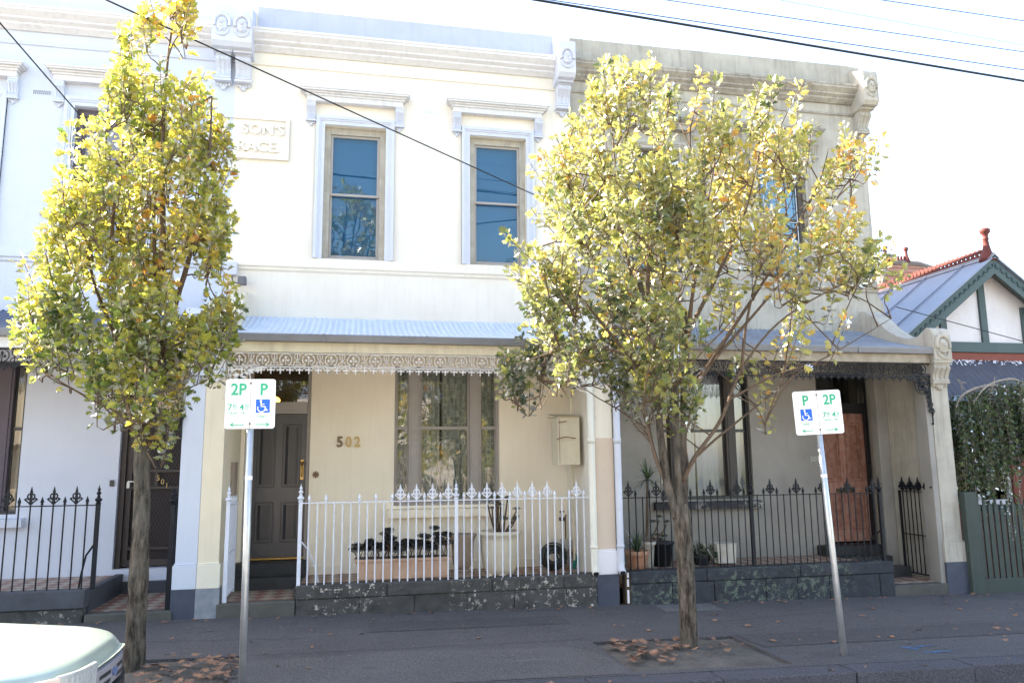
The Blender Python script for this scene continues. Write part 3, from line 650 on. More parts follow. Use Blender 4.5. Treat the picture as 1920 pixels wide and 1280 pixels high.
m=MB(); m.box(-1.49,-.655,D1+.10,10.5,-.05,.15); m.build('path_floor',tilem,h2)
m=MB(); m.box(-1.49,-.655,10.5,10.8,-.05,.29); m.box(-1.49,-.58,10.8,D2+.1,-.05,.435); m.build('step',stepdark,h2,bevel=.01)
m=MB(); m.box(-.58,3.05,D2-.02,D2+.0,.2,.36); m.build('skirting',creamlow,h2,bevel=.006)
# tap, standpipe, gas box
m=MB(); m.tube([(3.0,10.98,.26),(3.0,10.98,.92),(3.0,10.93,.95)],.010,6); m.box(2.90,2.97,10.9,10.96,.87,.92); m.tube([(2.935,10.92,.92),(2.935,10.92,1.0)],.012,6); m.tube([(2.90,10.92,1.0),(2.97,10.92,1.0)],.01,6); m.build('garden_tap',tapm,h2)
# ---------- 501, the blue-white house
mats501=(bluewhite,bluewhitelow,bluewhite,stonewhite,roofdark,fasciab,ironblack)
h1=terrace('terrace_house','blue white two storey terrace house at the left edge with dark verandah roof',-7.0,-1.78,[(-5.85,-4.705),(-3.985,-2.85)],mats501,[(-5.6,-4.17,1.12,3.06),(-3.0,-2.13,.40,3.06)],None,None)
for a,b in ((-5.85,-4.705),(-3.985,-2.85)): upper_window(h1,a,b,bluewhite,stonewhite,surf('dark_window_paint' ,(.10,.08,.10),rough=.5) if a<-5 else MATS['dark_window_paint'],glass,blindg,'roller')
for c in (-1.935,-6.85): face_bracket(h1,c,bluewhite)
m=MB(); m.box(-6.7,-2.075,D2-.012,D2+.29,8.02,8.41); m.build('parapet',bluewhite,h1)
m=MB()
for i in range(9):
    for j in (0,1): m.box(-4.40+i*.025,-4.388+i*.025,D2-.004,D2+.004,6.76+j*.03,6.785+j*.03)
m.build('air_vent',gutterm,h1)
plaque(h1,-2.56,-1.78,bluewhite,[("TER",-1.80,6.20,'RIGHT')],False)
def wframe(): return MATS['dark_window_paint']
ground_window(h1,-5.62,-4.17,1.12,3.06,(-5.42,-5.25),(-4.58,-4.33),black,wframe(),glass,surf('cream_roller_blind',(.55,.5,.42),rough=.8),2.20,bluewhitelow,(-5.7,-4.06),(.96,1.09))
m=MB(); door_frame(m,-3.0,-2.13,.40,3.06,2.34,2.46,D2+.12); m.build('door_frame',brownm,h1,bevel=.004)
m=MB(); m.box(-2.93,-2.18,D2+.15,D2+.154,2.46,3.01); m.build('fanlight',glass,h1)
m=MB(); y=D2+.12
for a,b in ((-2.93,-2.86),(-2.25,-2.18)): m.box(a,b,y,y+.04,.42,2.34)
for a,b in ((.42,.50),(.62,.66),(1.40,1.44),(1.62,1.66),(2.26,2.34)): m.box(-2.86,-2.25,y+.002,y+.038,a,b)
m.box(-2.58,-2.54,y+.002,y+.038,1.44,1.62); sdoor=m.build('security_door',brownm,h1,bevel=.003)
m=MB(); y+=.02
for k in range(-30,46):
    for s in (-1,1):
        xa=-2.86+k*.045; 
        # clip diagonal grille bars to the door leaf
        p0=[xa,.5]; L=1.76; p1=[xa+s*L*.5,.5+L]
        def clip(t): return (p0[0]+(p1[0]-p0[0])*t,p0[1]+(p1[1]-p0[1])*t)
        ts=[t/40 for t in range(41)]; ins=[t for t in ts if -2.86<=clip(t)[0]<=-2.25]
        if len(ins)>1: m.ribbon([clip(ins[0]),clip(ins[-1])],.004,y,y+.003)
m.build('door_grille',brownm,sdoor)
m=MB(); m.box(-2.93,-2.18,D2+.19,D2+.20,.42,2.34); m.build('door',surf('brown_inner_door',(.04,.03,.032),rough=.6),h1)
for i,ch in enumerate('501'): text('house_number',ch,.10,(-2.53+.055*i,D2+.10,1.545-.05*i),goldp,sdoor,.004,sx=.9)
m=MB(); m.box(-2.915,-2.88,D2+.10,D2+.12,1.42,1.50); m.tube([(-2.90,D2+.09,1.51),(-2.79,D2+.08,1.50)],.010,6); m.build('door_handle',zinc,sdoor)
m=MB(); m.box(-3.09,-3.04,D2-.02,D2+.004,1.45,1.53); m.build('doorbell',black,h1)
m=MB(); wing(m,-1.96,-1.722,-.1); m.build('wing_wall',bluewhite,h1,bevel=.006)
pier_details(h1,-1.96,-1.722-.022,-.05,.585,.32,None,navy,None,[bluewhite])
m=MB(); c=-1.845; m.box(c-.115,c+.115,D1-.14,D1+.01,3.04,3.08); face(m,c,3.28,9.50,.15); corbel(m,c-.10,c+.10,3.04,.36,.10,D1); m.build('face_bracket',bluewhite,h1)
verandah(h1,-6.9,-1.96,roofdark,fasciab,ironblack,None,.40)
m=MB(); m.box(-6.9,-2.86,D1-.06,D1+.12,.17,.365); m.build('plinth',darkstone,h1,bevel=.01)
m=MB(); m.box(-6.9,-2.88,D1-.035,D1+.1,-.1,.168); m.build('plinth_base',bluestone,h1,bevel=.02)
m=MB(); m.box(-6.9,-2.95,D1+.12,D2,.1,.33); m.build('verandah_floor',tilem,h1)
m=MB(); m.box(-2.95,-2.86,D1+.12,D2,-.05,.345); m.box(-2.86,-1.96,D2-.06,D2+.0,-.05,.25); m.build('path_edge',darkstone,h1,bevel=.006)
m=MB(); m.box(-2.86,-1.96,D1-.05,D1+.12,-.1,.10); m.build('step',stepm,h1,bevel=.012)
m=MB(); m.box(-2.86,-1.96,D1+.12,D2-.06,-.05,.102); m.build('path_floor',tilem,h1)
h0=thing('terrace_house','unseen blue white terrace house added beyond the left edge to block the sun','terrace house',(-10,D2,0))  # unseen neighbour, added to keep the sun off the footpath
wall_holes(-13.5,-7.0,-.3,8.38,D2,[(-12.3,-11.4,4.6,6.6),(-9.6,-8.7,4.6,6.6),(-12.3,-11,1.1,3.0),(-8.2,-7.4,.4,3.0)]).build('wall',bluewhite,h0)
m=MB(); m.box(-13.5,-7.0,D2+.3,21,-.4,7.7); m.build('rear_body',bodym,h0)
# ---------- 503, the grey house
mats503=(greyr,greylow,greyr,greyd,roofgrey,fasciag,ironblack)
h3=terrace('terrace_house','unpainted grey cement terrace house with weathered cornice and red door',3.24,8.44,[(4.04,5.16),(6.26,7.37)],mats503,[(4.5,6.01,1.12,3.06),(7.18,8.12,.38,3.06)],None,None)
for a,b in ((4.04,5.16),(6.26,7.37)): upper_window(h3,a,b,greyr,greyd,surf('brown_sash_paint',(.10,.085,.07),rough=.5) if a<5 else MATS['brown_sash_paint'],glassb,surf('blue_grey_blind',(.14,.16,.24),rough=.7) if a<5 else MATS['blue_grey_blind'],'roller')
m=MB()
for a,b in ((6.52,7.12),):
    m.box(a,a+.012,D2+.075,D2+.079,4.7,6.5); m.box(b-.012,b,D2+.075,D2+.079,4.7,6.5)
    for z in (4.7,5.55,6.49): m.box(a+.012,b-.012,D2+.075,D2+.079,z,z+.012)
m.build('flyscreen_frame',zinc,h3)
face_bracket(h3,8.36,greyr)
m=MB(); m.box(3.245,8.20,D2-.014,D2+.29,8.02,8.385); m.prism([(8.20,8.02),(8.20,8.385),(8.30,8.36),(8.47,8.20),(8.47,8.02)],D2-.014,D2+.29,'y'); m.build('parapet',greyr,h3)
m=MB(); m.prism([(8.44,-.3),(8.62,-.3),(8.62,3.2),(8.55,4.2),(8.44,4.4)],D2+.02,14,'y'); m.build('side_buttress',greyr,h3)
ground_window(h3,4.5,6.01,1.12,3.06,(4.70,4.84),(5.62,5.78),black,surf('dark_brown_mullion',(.07,.06,.055),rough=.5),glass,curtw,2.15,blockwork('peeling_black_sill',(.03,.03,.035),(.42,.4,.37),.50),(4.38,6.11),(.98,1.11))
m=MB(); door_frame(m,7.18,8.12,.38,3.06,2.42,2.58,D2+.12); m.build('door_frame',black,h3,bevel=.004)
m=MB(); m.box(7.25,8.07,D2+.15,D2+.154,2.58,3.01); m.build('fanlight',glass,h3)
d=panel_door(h3,7.25,8.07,.42,2.42,D2+.14,reddoor,surf('dark_red_moulding',(.22,.09,.065),(.36,.2,.15),.9,12,rough=.6),[(.10,.44,.46,.93),(.56,.90,.46,.93),(.10,.44,.09,.36),(.56,.90,.09,.36)])
m=MB(); m.box(7.5,7.8,D2+.125,D2+.14,1.18,1.24); m.build('letter_slot',bronze,d)
text('house_number','503',.11,(7.08,D2-.004,1.70),numg,h3,.002)
m=MB(); wing(m,8.09,8.38,-.35); w3=m.build('wing_wall',greyr,h3,bevel=.006)
m=MB(); m.box(7.90,8.09,10.6,10.75,-.2,3.2); m.box(8.0,8.09,9.66,9.9,-.2,3.1); m.build('wall_pilaster',greylow,h3,bevel=.01)
pier_details(h3,8.09,8.38,-.30,.545,.27,None,navy,None,[greyr])
m=MB(); c=8.235; m.box(c-.15,c+.15,D1-.14,D1+.01,3.04,3.08); face(m,c,3.28,9.50,.17); corbel(m,c-.13,c+.13,3.04,.36,.11,D1); m.build('face_bracket',greyr,h3)
verandah(h3,3.29,8.09,roofgrey,fasciag,ironblack,.40,.40,.66)
plinth(h3,3.46,7.22,-.30,.32,greenstone,seed=8)
m=MB(); m.box(3.40,3.47,D1-.03,D1+.1,-.2,.30); m.build('rusty_stain_pier',surf('rust_brown_stone',(.08,.055,.035),rough=.9,bump=.6),h3)
m=MB(); m.box(3.30,7.20,D1+.18,D2,.10,.255); m.build('verandah_floor',tilem,h3)
m=MB(); m.box(7.20,7.26,D1+.16,D2,-.2,.26); m.build('path_edge',stepm,h3)
m=MB(); m.box(7.225,8.09,D1-.02,D1+.14,-.3,-.005); m.build('step',stepm,h3,bevel=.012)
m=MB(); m.box(7.26,8.09,D1+.14,10.25,-.3,0); m.build('path_floor',tilem,h3)
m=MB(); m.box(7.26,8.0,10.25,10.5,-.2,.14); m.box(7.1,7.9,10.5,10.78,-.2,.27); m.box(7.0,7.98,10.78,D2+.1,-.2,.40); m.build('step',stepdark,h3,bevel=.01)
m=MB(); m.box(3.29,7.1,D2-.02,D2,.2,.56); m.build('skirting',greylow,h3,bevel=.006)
# ------------------------------------------------------------------ iron fences
def fleur(m,x,y,z):
    """cast fleur-de-lis standing on z"""
    a,b=y-.009,y+.009
    m.prism([(x,z+.20),(x-.014,z+.135),(x-.008,z+.12),(x+.008,z+.12),(x+.014,z+.135)],a,b,'y')
    m.prism([(x-.030,z+.125),(x+.030,z+.125),(x+.034,z+.108),(x-.034,z+.108)],a,b,'y')
    for k in (-1,1):
        m.ribbon([(x+k*.006,z+.012),(x+k*.028,z+.03),(x+k*.052,z+.05),(x+k*.050,z+.072),(x+k*.034,z+.076),(x+k*.026,z+.062),(x+k*.034,z+.054)],.012,a,b)
        m.ribbon([(x+k*.010,z+.055),(x+k*.034,z+.082),(x+k*.036,z+.104),(x+k*.018,z+.118)],.012,a,b)
        m.ball((x+k*.060,y,z+.060),.011,6,4)
    m.prism([(x,z-.005),(x-.014,z+.02),(x-.010,z+.12),(x+.010,z+.12),(x+.014,z+.02)],a-.003,b+.003,'y')
    m.prism([(x-.020,z+.018),(x+.020,z+.018),(x+.014,z+.004),(x-.014,z+.004)],a-.004,b+.004,'y')
def spear(m,x,y,z):
    m.lathe([(.007,0),(.016,.004),(.016,.012),(.009,.018),(.020,.03),(.018,.045),(.008,.075),(.001,.095)],(x,y,z),8)
def fpost(m,x,y,z0,zr,w=.021):
    m.box(x-w,x+w,y-w,y+w,z0,zr)
    m.lathe([(.026,0),(.034,.008),(.020,.02),(.040,.045),(.038,.06),(.016,.075),(.020,.085),(.012,.10),(.026,.115),(.024,.13),(.009,.145),(.018,.158),(.016,.168),(.006,.19),(.001,.22)],(x,y,zr),10)
def fence(label,mat,x0,x1,zb,zr,posts,sp,pattern,group=None,y=D1+.03,loop=None,cat='fence',gate=False):
    root=thing('iron_fence',label,cat,((x0+x1)/2,y,zb))
    m=MB(); m.box(x0,x1,y-.017,y+.017,zr-.006,zr+.006)
    if gate: m.box(x0,x1,y-.017,y+.017,zb+.03,zb+.045)
    m.build('rail',mat,root)
    for p in posts:
        m=MB(); fpost(m,p,y,zb,zr+.01); m.build('post',mat,root)
    proto={}; k=0; ps=sorted(posts); xs=[]
    bounds=[x0]+[p for p in ps if x0+.02<p<x1-.02]+[x1]
    for a,b in zip(bounds,bounds[1:]):
        n=max(2,round((b-a)/sp))
        lo=0 if (a==x0 and not any(abs(a-p)<.03 for p in ps)) else 1
        for i in range(lo,n): xs.append(a+(b-a)*i/n)
    for x in xs:
        kind=pattern(k,x); k+=1
        if kind not in proto:
            m=MB(); X=root.location.x; m.tube([(X,y,zb),(X,y,zr+(.03 if kind!='bare' else .012))],.0085,6)
            if kind=='fleur': fleur(m,X,y,zr+.015)
            if kind=='spear': spear(m,X,y,zr+.01)
            o=m.build('picket',mat,root); proto[kind]=o
        else: o=proto[kind].copy(); col.objects.link(o); o.parent=root
        o.location=(x-root.location.x,0,0)
    if loop:
        m=MB(); m.tube(loop,.011,6); m.build('stay',mat,root)
    return root
def pat502(k,x):
    if x<.5: return {0:'spear',2:'spear',6:'spear',8:'spear',10:'spear'}.get(k,'bare')
    i=round((x-.585)/.0975)
    if x>2.55 and x<2.68: return 'bare'
    return 'fleur' if k%2 else 'spear'
fence('white painted cast iron fence with missing finials before the cream house',ironwhite,-.60,2.99,.305,1.25,(-.60,1.257),.0975,pat502,loop=[(-.58,D1+.05,.80),(-.50,D1+.10,.70),(-.42,D1+.16,.50),(-.38,D1+.20,.31)])
m=MB()
fence('black cast iron fence on the green stained plinth of the grey house',ironblack,3.40,7.15,.315,1.232,(5.21,7.15),.0965,lambda k,x:('spear','fleur','spear','bare')[k%4],loop=[(7.13,D1+.05,.72),(7.02,D1+.08,.62),(6.95,D1+.12,.45),(6.93,D1+.14,.32)])
fence('dark cast iron fence at the left edge before the blue white house',ironblack,-6.8,-2.815,.36,1.275,(-2.815,-4.9),.117,lambda k,x:'fleur' if k%2 else 'spear',loop=[(-2.83,D1+.05,.85),(-2.92,D1+.08,.72),(-2.97,D1+.12,.5),(-2.99,D1+.14,.36)])
def swung_gate(label,mat,x,y0,y1,zb,zt,n,kinds,hinge=True):
    root=thing('iron_gate',label,'gate',(x,y0,zb))
    m=MB(); m.box(x-.015,x+.015,y0,y1,zt-.008,zt+.004); m.box(x-.015,x+.015,y0,y1,zb+.03,zb+.045); m.box(x-.012,x+.012,y0,y1,zb+(zt-zb)*.48,zb+(zt-zb)*.48+.012)
    m.box(x-.014,x+.014,y1-.024,y1,zb,zt+.01); m.build('gate_frame',mat,root)
    m=MB(); fpost(m,x,y0-.04,zb-.02,zt+.02,.022); m.build('post',mat,root)
    for i in range(1,n):
        y=y0+(y1-y0)*i/n; m=MB(); m.tube([(x,y,zb+.03),(x,y,zt+.02)],.0085,6)
        if kinds[i%len(kinds)]=='fleur': fleur(m,x,y,zt+.01)
        elif kinds[i%len(kinds)]=='spear': spear(m,x,y,zt+.01)
        m.build('picket',mat,root)
    return root
swung_gate('black iron gate swung open beside the grey house pier',ironblack,8.03,D1+.10,10.42,.02,1.22,8,['spear','fleur'])
swung_gate('white iron gate swung open flat beside the cream pier',ironwhite,-1.415,D1+.08,10.35,.17,1.24,7,['spear','bare'])
swung_gate('dark iron gate swung open in the blue white house entrance',ironblack,-2.03,D1+.10,10.40,.12,1.24,7,['spear','fleur'])
# ------------------------------------------------------------------ cottage
CG=11.6; AX,AZ=11.0,5.19; SL=.76
ct=thing('cottage','low cottage with green bargeboards and white gable at the right','house',(11.0,CG,-.2))
wall_holes(8.75,13.3,-.4,3.5,CG,[(9.9,11.2,.9,2.3)]).build('wall',redbrick,ct)
def gz_roof(x): return AZ-.02-abs(x-AX)*SL
m=MB(); m.prism([(8.75,3.5),(13.3,3.5),(13.3,gz_roof(13.3)-.08),(AX,AZ-.12),(8.75,gz_roof(8.75)-.08)],CG,CG+.12,'y'); m.build('gable',rough_w,ct)
m=MB(); m.box(8.7,13.35,CG-.06,CG+.02,3.52,3.70); 
for x in (10.02,AX-.14,11.72,12.4):
    m.box(x,x+.13,CG-.045,CG+.01,3.70,gz_roof(x+.065)-.22)
m.build('gable_timber',gableg,ct,bevel=.005)
m=MB()
for s in (-1,1):
    t=2.75; p=[(AX,AZ-.02),(AX+s*t,AZ-.02-t*SL),(AX+s*t,AZ-.32-t*SL),(AX,AZ-.30)]
    m.prism(p,CG-.30,CG-.26,'y')
bg_=m.build('bargeboard',gableg,ct,bevel=.004)
m=MB()
for s in (-1,1):
    k=.08
    while k<2.6:
        x=AX+s*k; z=AZ-.095-k*SL
        m.ribbon([(x+.055*math.cos(a+ (-.65 if s>0 else .65)),z+.055*math.sin(a+(-.65 if s>0 else .65))) for a in [math.pi+math.pi*q/6 for q in range(7)]],.016,CG-.315,CG-.30); k+=.105
m.build('scallop_trim',surf('dark_green_scallops',(.035,.065,.065),rough=.5),ct)
m=MB(); 
for s in (-1,1):
    t=2.8; vs=[(AX,CG-.34,AZ),(AX+s*t,CG-.34,AZ-t*SL),(AX+s*t,20,AZ-t*SL),(AX,20,AZ),(AX,CG-.34,AZ+.03),(AX+s*t,CG-.34,AZ+.03-t*SL),(AX+s*t,20,AZ+.03-t*SL),(AX,20,AZ+.03)]
    m.add(vs,[(0,1,2,3),(7,6,5,4),(0,4,5,1),(1,5,6,2),(2,6,7,3),(3,7,4,0)])
    for j in range(9): y=CG+.3+j*.95; m.prism([(AX+s*.02,AZ+.03),(AX+s*t,AZ+.03-t*SL),(AX+s*t,AZ+.05-t*SL),(AX+s*.02,AZ+.05)],y,y+.02,'y')
m.build('roof',surf('slate_blue_roof_iron',(.20,.235,.30),(.15,.18,.24),.6,3,.3,(.27,.3,.36),rough=.4,spec=.5),ct)
m=MB(); m.prism([(AX-.10,AZ-.03),(AX,AZ+.075),(AX+.10,AZ-.03)],CG-.34,20,'y'); m.build('ridge_cap',gutterm,ct)
m=MB(); y=CG-.2
while y<18.5:
    m.box(AX-.012,AX+.012,y,y+.21,AZ+.06,AZ+.10)
    for dy in (.03,.135):
        m.prism([(y+dy-.02,AZ+.10),(y+dy+.035,AZ+.10),(y+dy+.075,AZ+.19),(y+dy+.05,AZ+.215),(y+dy+.015,AZ+.19),(y+dy-.02,AZ+.19),(y+dy-.035,AZ+.16)],AX-.012,AX+.012,'x')
    y+=.21
m.build('ridge_cresting',redt,ct)
m=MB(); m.lathe([(.15,-.06),(.13,.02),(.08,.12),(.055,.24),(.045,.34),(.06,.36),(.045,.38),(.05,.44),(.085,.48),(.09,.53),(.05,.56),(.03,.565)],(AX,CG-.18,AZ+.0),12); m.build('finial',redt,ct,smooth=True)
m=MB(); m.box(8.8,13.3,CG-.03,CG+.01,3.38,3.515); m.build('brick_course',redbrick,ct)
m=MB(); corrugated(m,9.3,13.2,[(CG-.02,3.37),(CG-.25,3.13),(CG-.62,2.70)],.12,.006,4); aw=m.build('window_awning',awnm,ct)
m=MB()
rnd=random.Random(5)
for i in range(230):
    x=rnd.uniform(9.32,13.1); t=rnd.random()**2*.10; s=rnd.uniform(.01,.025)
    y=CG-.03-t; z=3.375-t*1.04+.008
    a0=rnd.uniform(0,3)
    m.add([(x+s*math.cos(a0+a)*rnd.uniform(.5,1.3),y-s*math.sin(a0+a)*.7,z-s*math.sin(a0+a)*.72+.002) for a in (0,1.2,2.3,3.4,4.6)],[(0,1,2,3,4)])
m.build('bird_droppings',whitep,aw)['kind']='stuff'
m=MB(); m.prism([(CG-.62,2.68),(CG-.62,2.60),(CG-.02,2.60),(CG-.02,3.36)],9.29,9.31,'x'); m.box(9.3,13.2,CG-.63,CG-.61,2.62,2.70); m.build('awning_edge',surf('pale_awning_edge',(.5,.58,.66),rough=.6,chips=((.1,.1,.14),.5,10)),ct)
m=MB(); 
for a,b in ((9.9,9.97),(11.13,11.2),(10.5,10.56)): m.box(a,b,CG+.04,CG+.12,.9,2.3)
m.box(9.97,11.13,CG+.042,CG+.118,.9,.98); m.box(9.97,11.13,CG+.042,CG+.118,2.22,2.3); cw=m.build('window',whitep,ct); m=MB(); m.box(9.97,11.13,CG+.08,CG+.084,.98,2.22); m.build('glass',glass,cw)
m=MB(); m.box(9.9,11.2,CG+.6,CG+.62,.5,2.6); m.build('dark_backing',darkin,ct)  # near-black sheet, the dark of the room put into its colour
# brick house behind
rh=thing('house_roof_behind','terracotta tiled roof with red finials behind the cottage ridge','house',(16.5,21,0))
m=MB(); apexL,apexR=(15.05,18.9),(15.62,18.9)
m.box(13.8,19.5,18.6,24,-.4,5.3); m.build('wall',redbrick,rh)
rt=surf('terracotta_roof_tiles',(.46,.22,.15),(.3,.14,.1),.8,6,rough=.8); 
m=MB(); e=[(13.4,17.9,5.1),(21.5,17.9,5.1),(21.5,24.5,5.1),(13.4,24.5,5.1)]; r0,r1=(15.0,19.2,7.30),(16.1,19.2,7.30)
m.add(e+[r0,r1],[(0,1,5,4),(1,2,5),(2,3,4,5),(3,0,4)])
k=1
while k<14:
    t=k/14; a=Vector(e[0]).lerp(Vector(r0),t); b=Vector(e[1]).lerp(Vector(r1),t); m.add([a+Vector((0,-.03,0)),b+Vector((0,-.03,0)),b+Vector((0,0,.05)),a+Vector((0,0,.05))],[(0,1,2,3)])
    a=Vector(e[1]).lerp(Vector(r1),t); b=Vector(e[2]).lerp(Vector(r1),t); m.add([a+Vector((.03,0,0)),b+Vector((.03,0,0)),b+Vector((0,0,.05)),a+Vector((0,0,.05))],[(0,1,2,3)]); k+=1
m.build('roof',rt,rh)
m=MB(); m.tube([e[1],Vector(e[1]).lerp(Vector(r1),.5)+Vector((0,0,.04)),r1],.09,8); m.tube([e[0],r0],.09,8); m.tube([r0,r1],.09,8); m.build('ridge_tiles',surf('grey_ridge_tiles',(.2,.17,.15),rough=.9,bump=.5),rh)
m=MB()
for x in (15.03,15.72): m.lathe([(.12,0),(.09,.08),(.05,.2),(.04,.3),(.055,.32),(.04,.34),(.07,.40),(.07,.45),(.02,.49)],(x,19.2,7.32),10)
for i in range(6): m.prism([(15.10+i*.1,7.36),(15.18+i*.1,7.36),(15.16+i*.1,7.52),(15.12+i*.1,7.52)],19.18,19.22,'y')
m.build('finial',redt,rh)
# ------------------------------------------------------------------ green picket fence
pf=thing('picket_fence','green timber picket fence beside the grey pier','fence',(9.6,9.62,-.15))
m=MB(); m.box(8.40,8.60,9.56,9.66,-.22,1.22); m.build('post',palegr,pf,bevel=.006)
m=MB(); m.box(8.6,13,9.60,9.64,-.2,.03); m.box(8.6,13,9.645,9.69,.95,1.03); m.build('rail',palegr,pf,bevel=.005)
x=8.665; pk=None
while x<12.9:
    if pk is None:
        m=MB(); X=9.6; m.prism([(X-.034,.03),(X+.034,.03),(X+.034,1.0),(X,1.075),(X-.034,1.0)],9.62,9.642,'y'); m.box(X-.011,X+.011,9.621,9.641,1.05,1.10); pk=m.build('picket',palegr,pf); o=pk
    else: o=pk.copy(); col.objects.link(o); o.parent=pf
    o.location=(x-9.6,0,random.uniform(-.01,.01)); x+=.098
# ------------------------------------------------------------------ foliage helpers
LOBE=[(0,0),(.05,.12),(.32,.20),(.16,.34),(.56,.46),(.26,.56),(.52,.78),(.22,.78),(.16,.96),(0,1)]
PLAIN=[(0,0),(.22,.25),(.30,.5),(.2,.8),(0,1)]
STAR5=[(0,0),(.25,.02),(.55,-.05),(.38,.22),(.72,.48),(.34,.50),(.40,.78),(.16,.66),(0,1.05)]
def leaf(m,tl,p,d,n,size,tint,shape=LOBE,w=.8,fold=.25,curl=.1):
    """one folded leaf: p base, d direction, n face normal"""
    s=d.cross(n)
    if s.length<1e-4: s=d.orthogonal()
    s.normalize(); n=s.cross(d); k=len(shape)
    vs=[];mid=[i for i,(x,y) in enumerate(shape) if x==0]
    for sg in (1,-1):
        q=[]
        for x,y in shape:
            q.append(p+d*(y*size)+s*(sg*x*w*size)+n*(size*(fold*x-curl*y*y)))
        m.add(q,[tuple(range(k)) if sg>0 else tuple(range(k))[::-1]]); tl+= [tint]*k
def rv(r): 
    while True:
        v=Vector((r.uniform(-1,1),r.uniform(-1,1),r.uniform(-1,1)))
        if .05<v.length<1: return v.normalized()
def inpoly(x,y,P):
    c=False; j=len(P)-1
    for i in range(len(P)):
        if (P[i][1]>y)!=(P[j][1]>y) and x<(P[j][0]-P[i][0])*(y-P[i][1])/(P[j][1]-P[i][1])+P[i][0]: c=not c
        j=i
    return c
def spline(pts,k=5):
    P=[Vector(p) for p in pts]; out=[]
    for i in range(len(P)-1):
        a=P[max(i-1,0)];b=P[i];c=P[i+1];d=P[min(i+2,len(P)-1)]
        for j in range(k):
            t=j/k; out.append(.5*((2*b)+(c-a)*t+(2*a-5*b+4*c-d)*t*t+(3*b-a-3*c+d)*t**3))
    out.append(P[-1]); return out
def limb(m,pts,r0,r1,seg=8,rnd=None,knob=0,k=5):
    S=spline(pts,k); n=len(S); rad=[r0+(r1-r0)*(i/(n-1))**.8 for i in range(n)]
    if rnd: rad=[r*(1+rnd.uniform(-knob,knob)) for r in rad]
    m.tube(S,rad,seg); return S,rad
def street_tree(name,label,trunks,limbs,outline,yc,dep,nshoot,leafm,seed,dens=None,lsize=.078,tintf=None,nl=(16,26),keep=1.0):
    r=random.Random(seed); base=trunks[0][0][0]
    t=thing(name,label,'tree',base)
    m=MB(); 
    for pts,a,b in trunks: limb(m,pts,a,b,16,r,.06,8)
    m.build('trunk',barkm,t,smooth=True)
    m=MB(); pool=[]
    for pts,a,b in limbs:
        S,rad=limb(m,pts,a,b,8,r,.08)
        pool+= [(S[i],rad[i]) for i in range(2,len(S))]
    zmin=min(p[1] for p in outline); zmax=max(p[1] for p in outline); xmin=min(p[0] for p in outline); xmax=max(p[0] for p in outline)
    lf=MB(); tl=[]; shoots=0; tries=0
    while shoots<nshoot and tries<nshoot*60:
        tries+=1
        x=r.uniform(xmin,xmax); z=r.uniform(zmin,zmax)
        if not inpoly(x,z,outline): continue
        if dens and r.random()>dens(x,z): continue
        edge=sum(1 for a in range(8) if not inpoly(x+.17*math.cos(a*.785),z+.20*math.sin(a*.785),outline))
        if r.random()<edge*.06: continue
        # half width here fixes the depth of the crown
        xl=x
        while inpoly(xl,z,outline): xl-=.08
        xr=x
        while inpoly(xr,z,outline): xr+=.08
        hw=(xr-xl)/2; u=(x-(xl+xr)/2)/max(hw,.05); d=min(dep,hw*1.1+.1)*math.sqrt(max(0,1-u*u*.9))
        q=r.uniform(-1,1); q=math.copysign(abs(q)**.6,q); y=yc+q*d
        P=Vector((x,y,z))
        if mnoise.noise(Vector((x*3.0+seed,y*2.4,z*1.7)))<.0+(.10 if (z>4.9 and x>3.4) else 0)+r.uniform(-.08,.08): continue
        # attach to a limb point below and inwards
        best=None;bd=9
        for (a,ra) in pool:
            if a.z>z-.05: continue
            dd=(a-P).length+1.3*max(0,math.hypot(a.x-x,a.y-y)-.8*(z-a.z))
            if dd<bd: bd=dd;best=a
        if best is None: best=min(pool,key=lambda c:(c[0]-P).length)[0]; bd=(best-P).length*1.6
        if bd>1.5: continue
        L=r.uniform(.26,.52); up=(Vector(((x-(xl+xr)/2)*.35,(y-yc)*.4,1.0)).normalized()+rv(r)*.22).normalized()
        b0=P-up*L*.5; b1=P+up*L*.5
        if edge>3: b1=P+up*L*.25; b0=P-up*L*.75
        md=best.lerp(b0,.5)+rv(r)*.02
        S=spline([best,md,b0,b1],2)
        m.tube(S,[.009-.0065*i/(len(S)-1) for i in range(len(S))],4,False)
        if r.random()<.5: pool.append((b0,.008)); pool.append((md,.01))
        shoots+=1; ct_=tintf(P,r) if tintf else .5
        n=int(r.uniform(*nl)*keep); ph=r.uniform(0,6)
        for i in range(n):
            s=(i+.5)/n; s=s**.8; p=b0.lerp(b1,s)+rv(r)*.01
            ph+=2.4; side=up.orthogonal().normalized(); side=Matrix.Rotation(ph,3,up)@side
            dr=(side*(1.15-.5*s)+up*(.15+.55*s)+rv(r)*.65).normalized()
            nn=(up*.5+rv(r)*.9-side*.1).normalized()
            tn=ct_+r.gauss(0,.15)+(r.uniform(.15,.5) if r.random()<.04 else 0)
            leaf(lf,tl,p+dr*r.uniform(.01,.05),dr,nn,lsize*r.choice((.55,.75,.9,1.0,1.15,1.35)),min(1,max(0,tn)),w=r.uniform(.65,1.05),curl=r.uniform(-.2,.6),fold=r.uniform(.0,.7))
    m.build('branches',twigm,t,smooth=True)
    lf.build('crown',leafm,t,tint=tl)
    return t
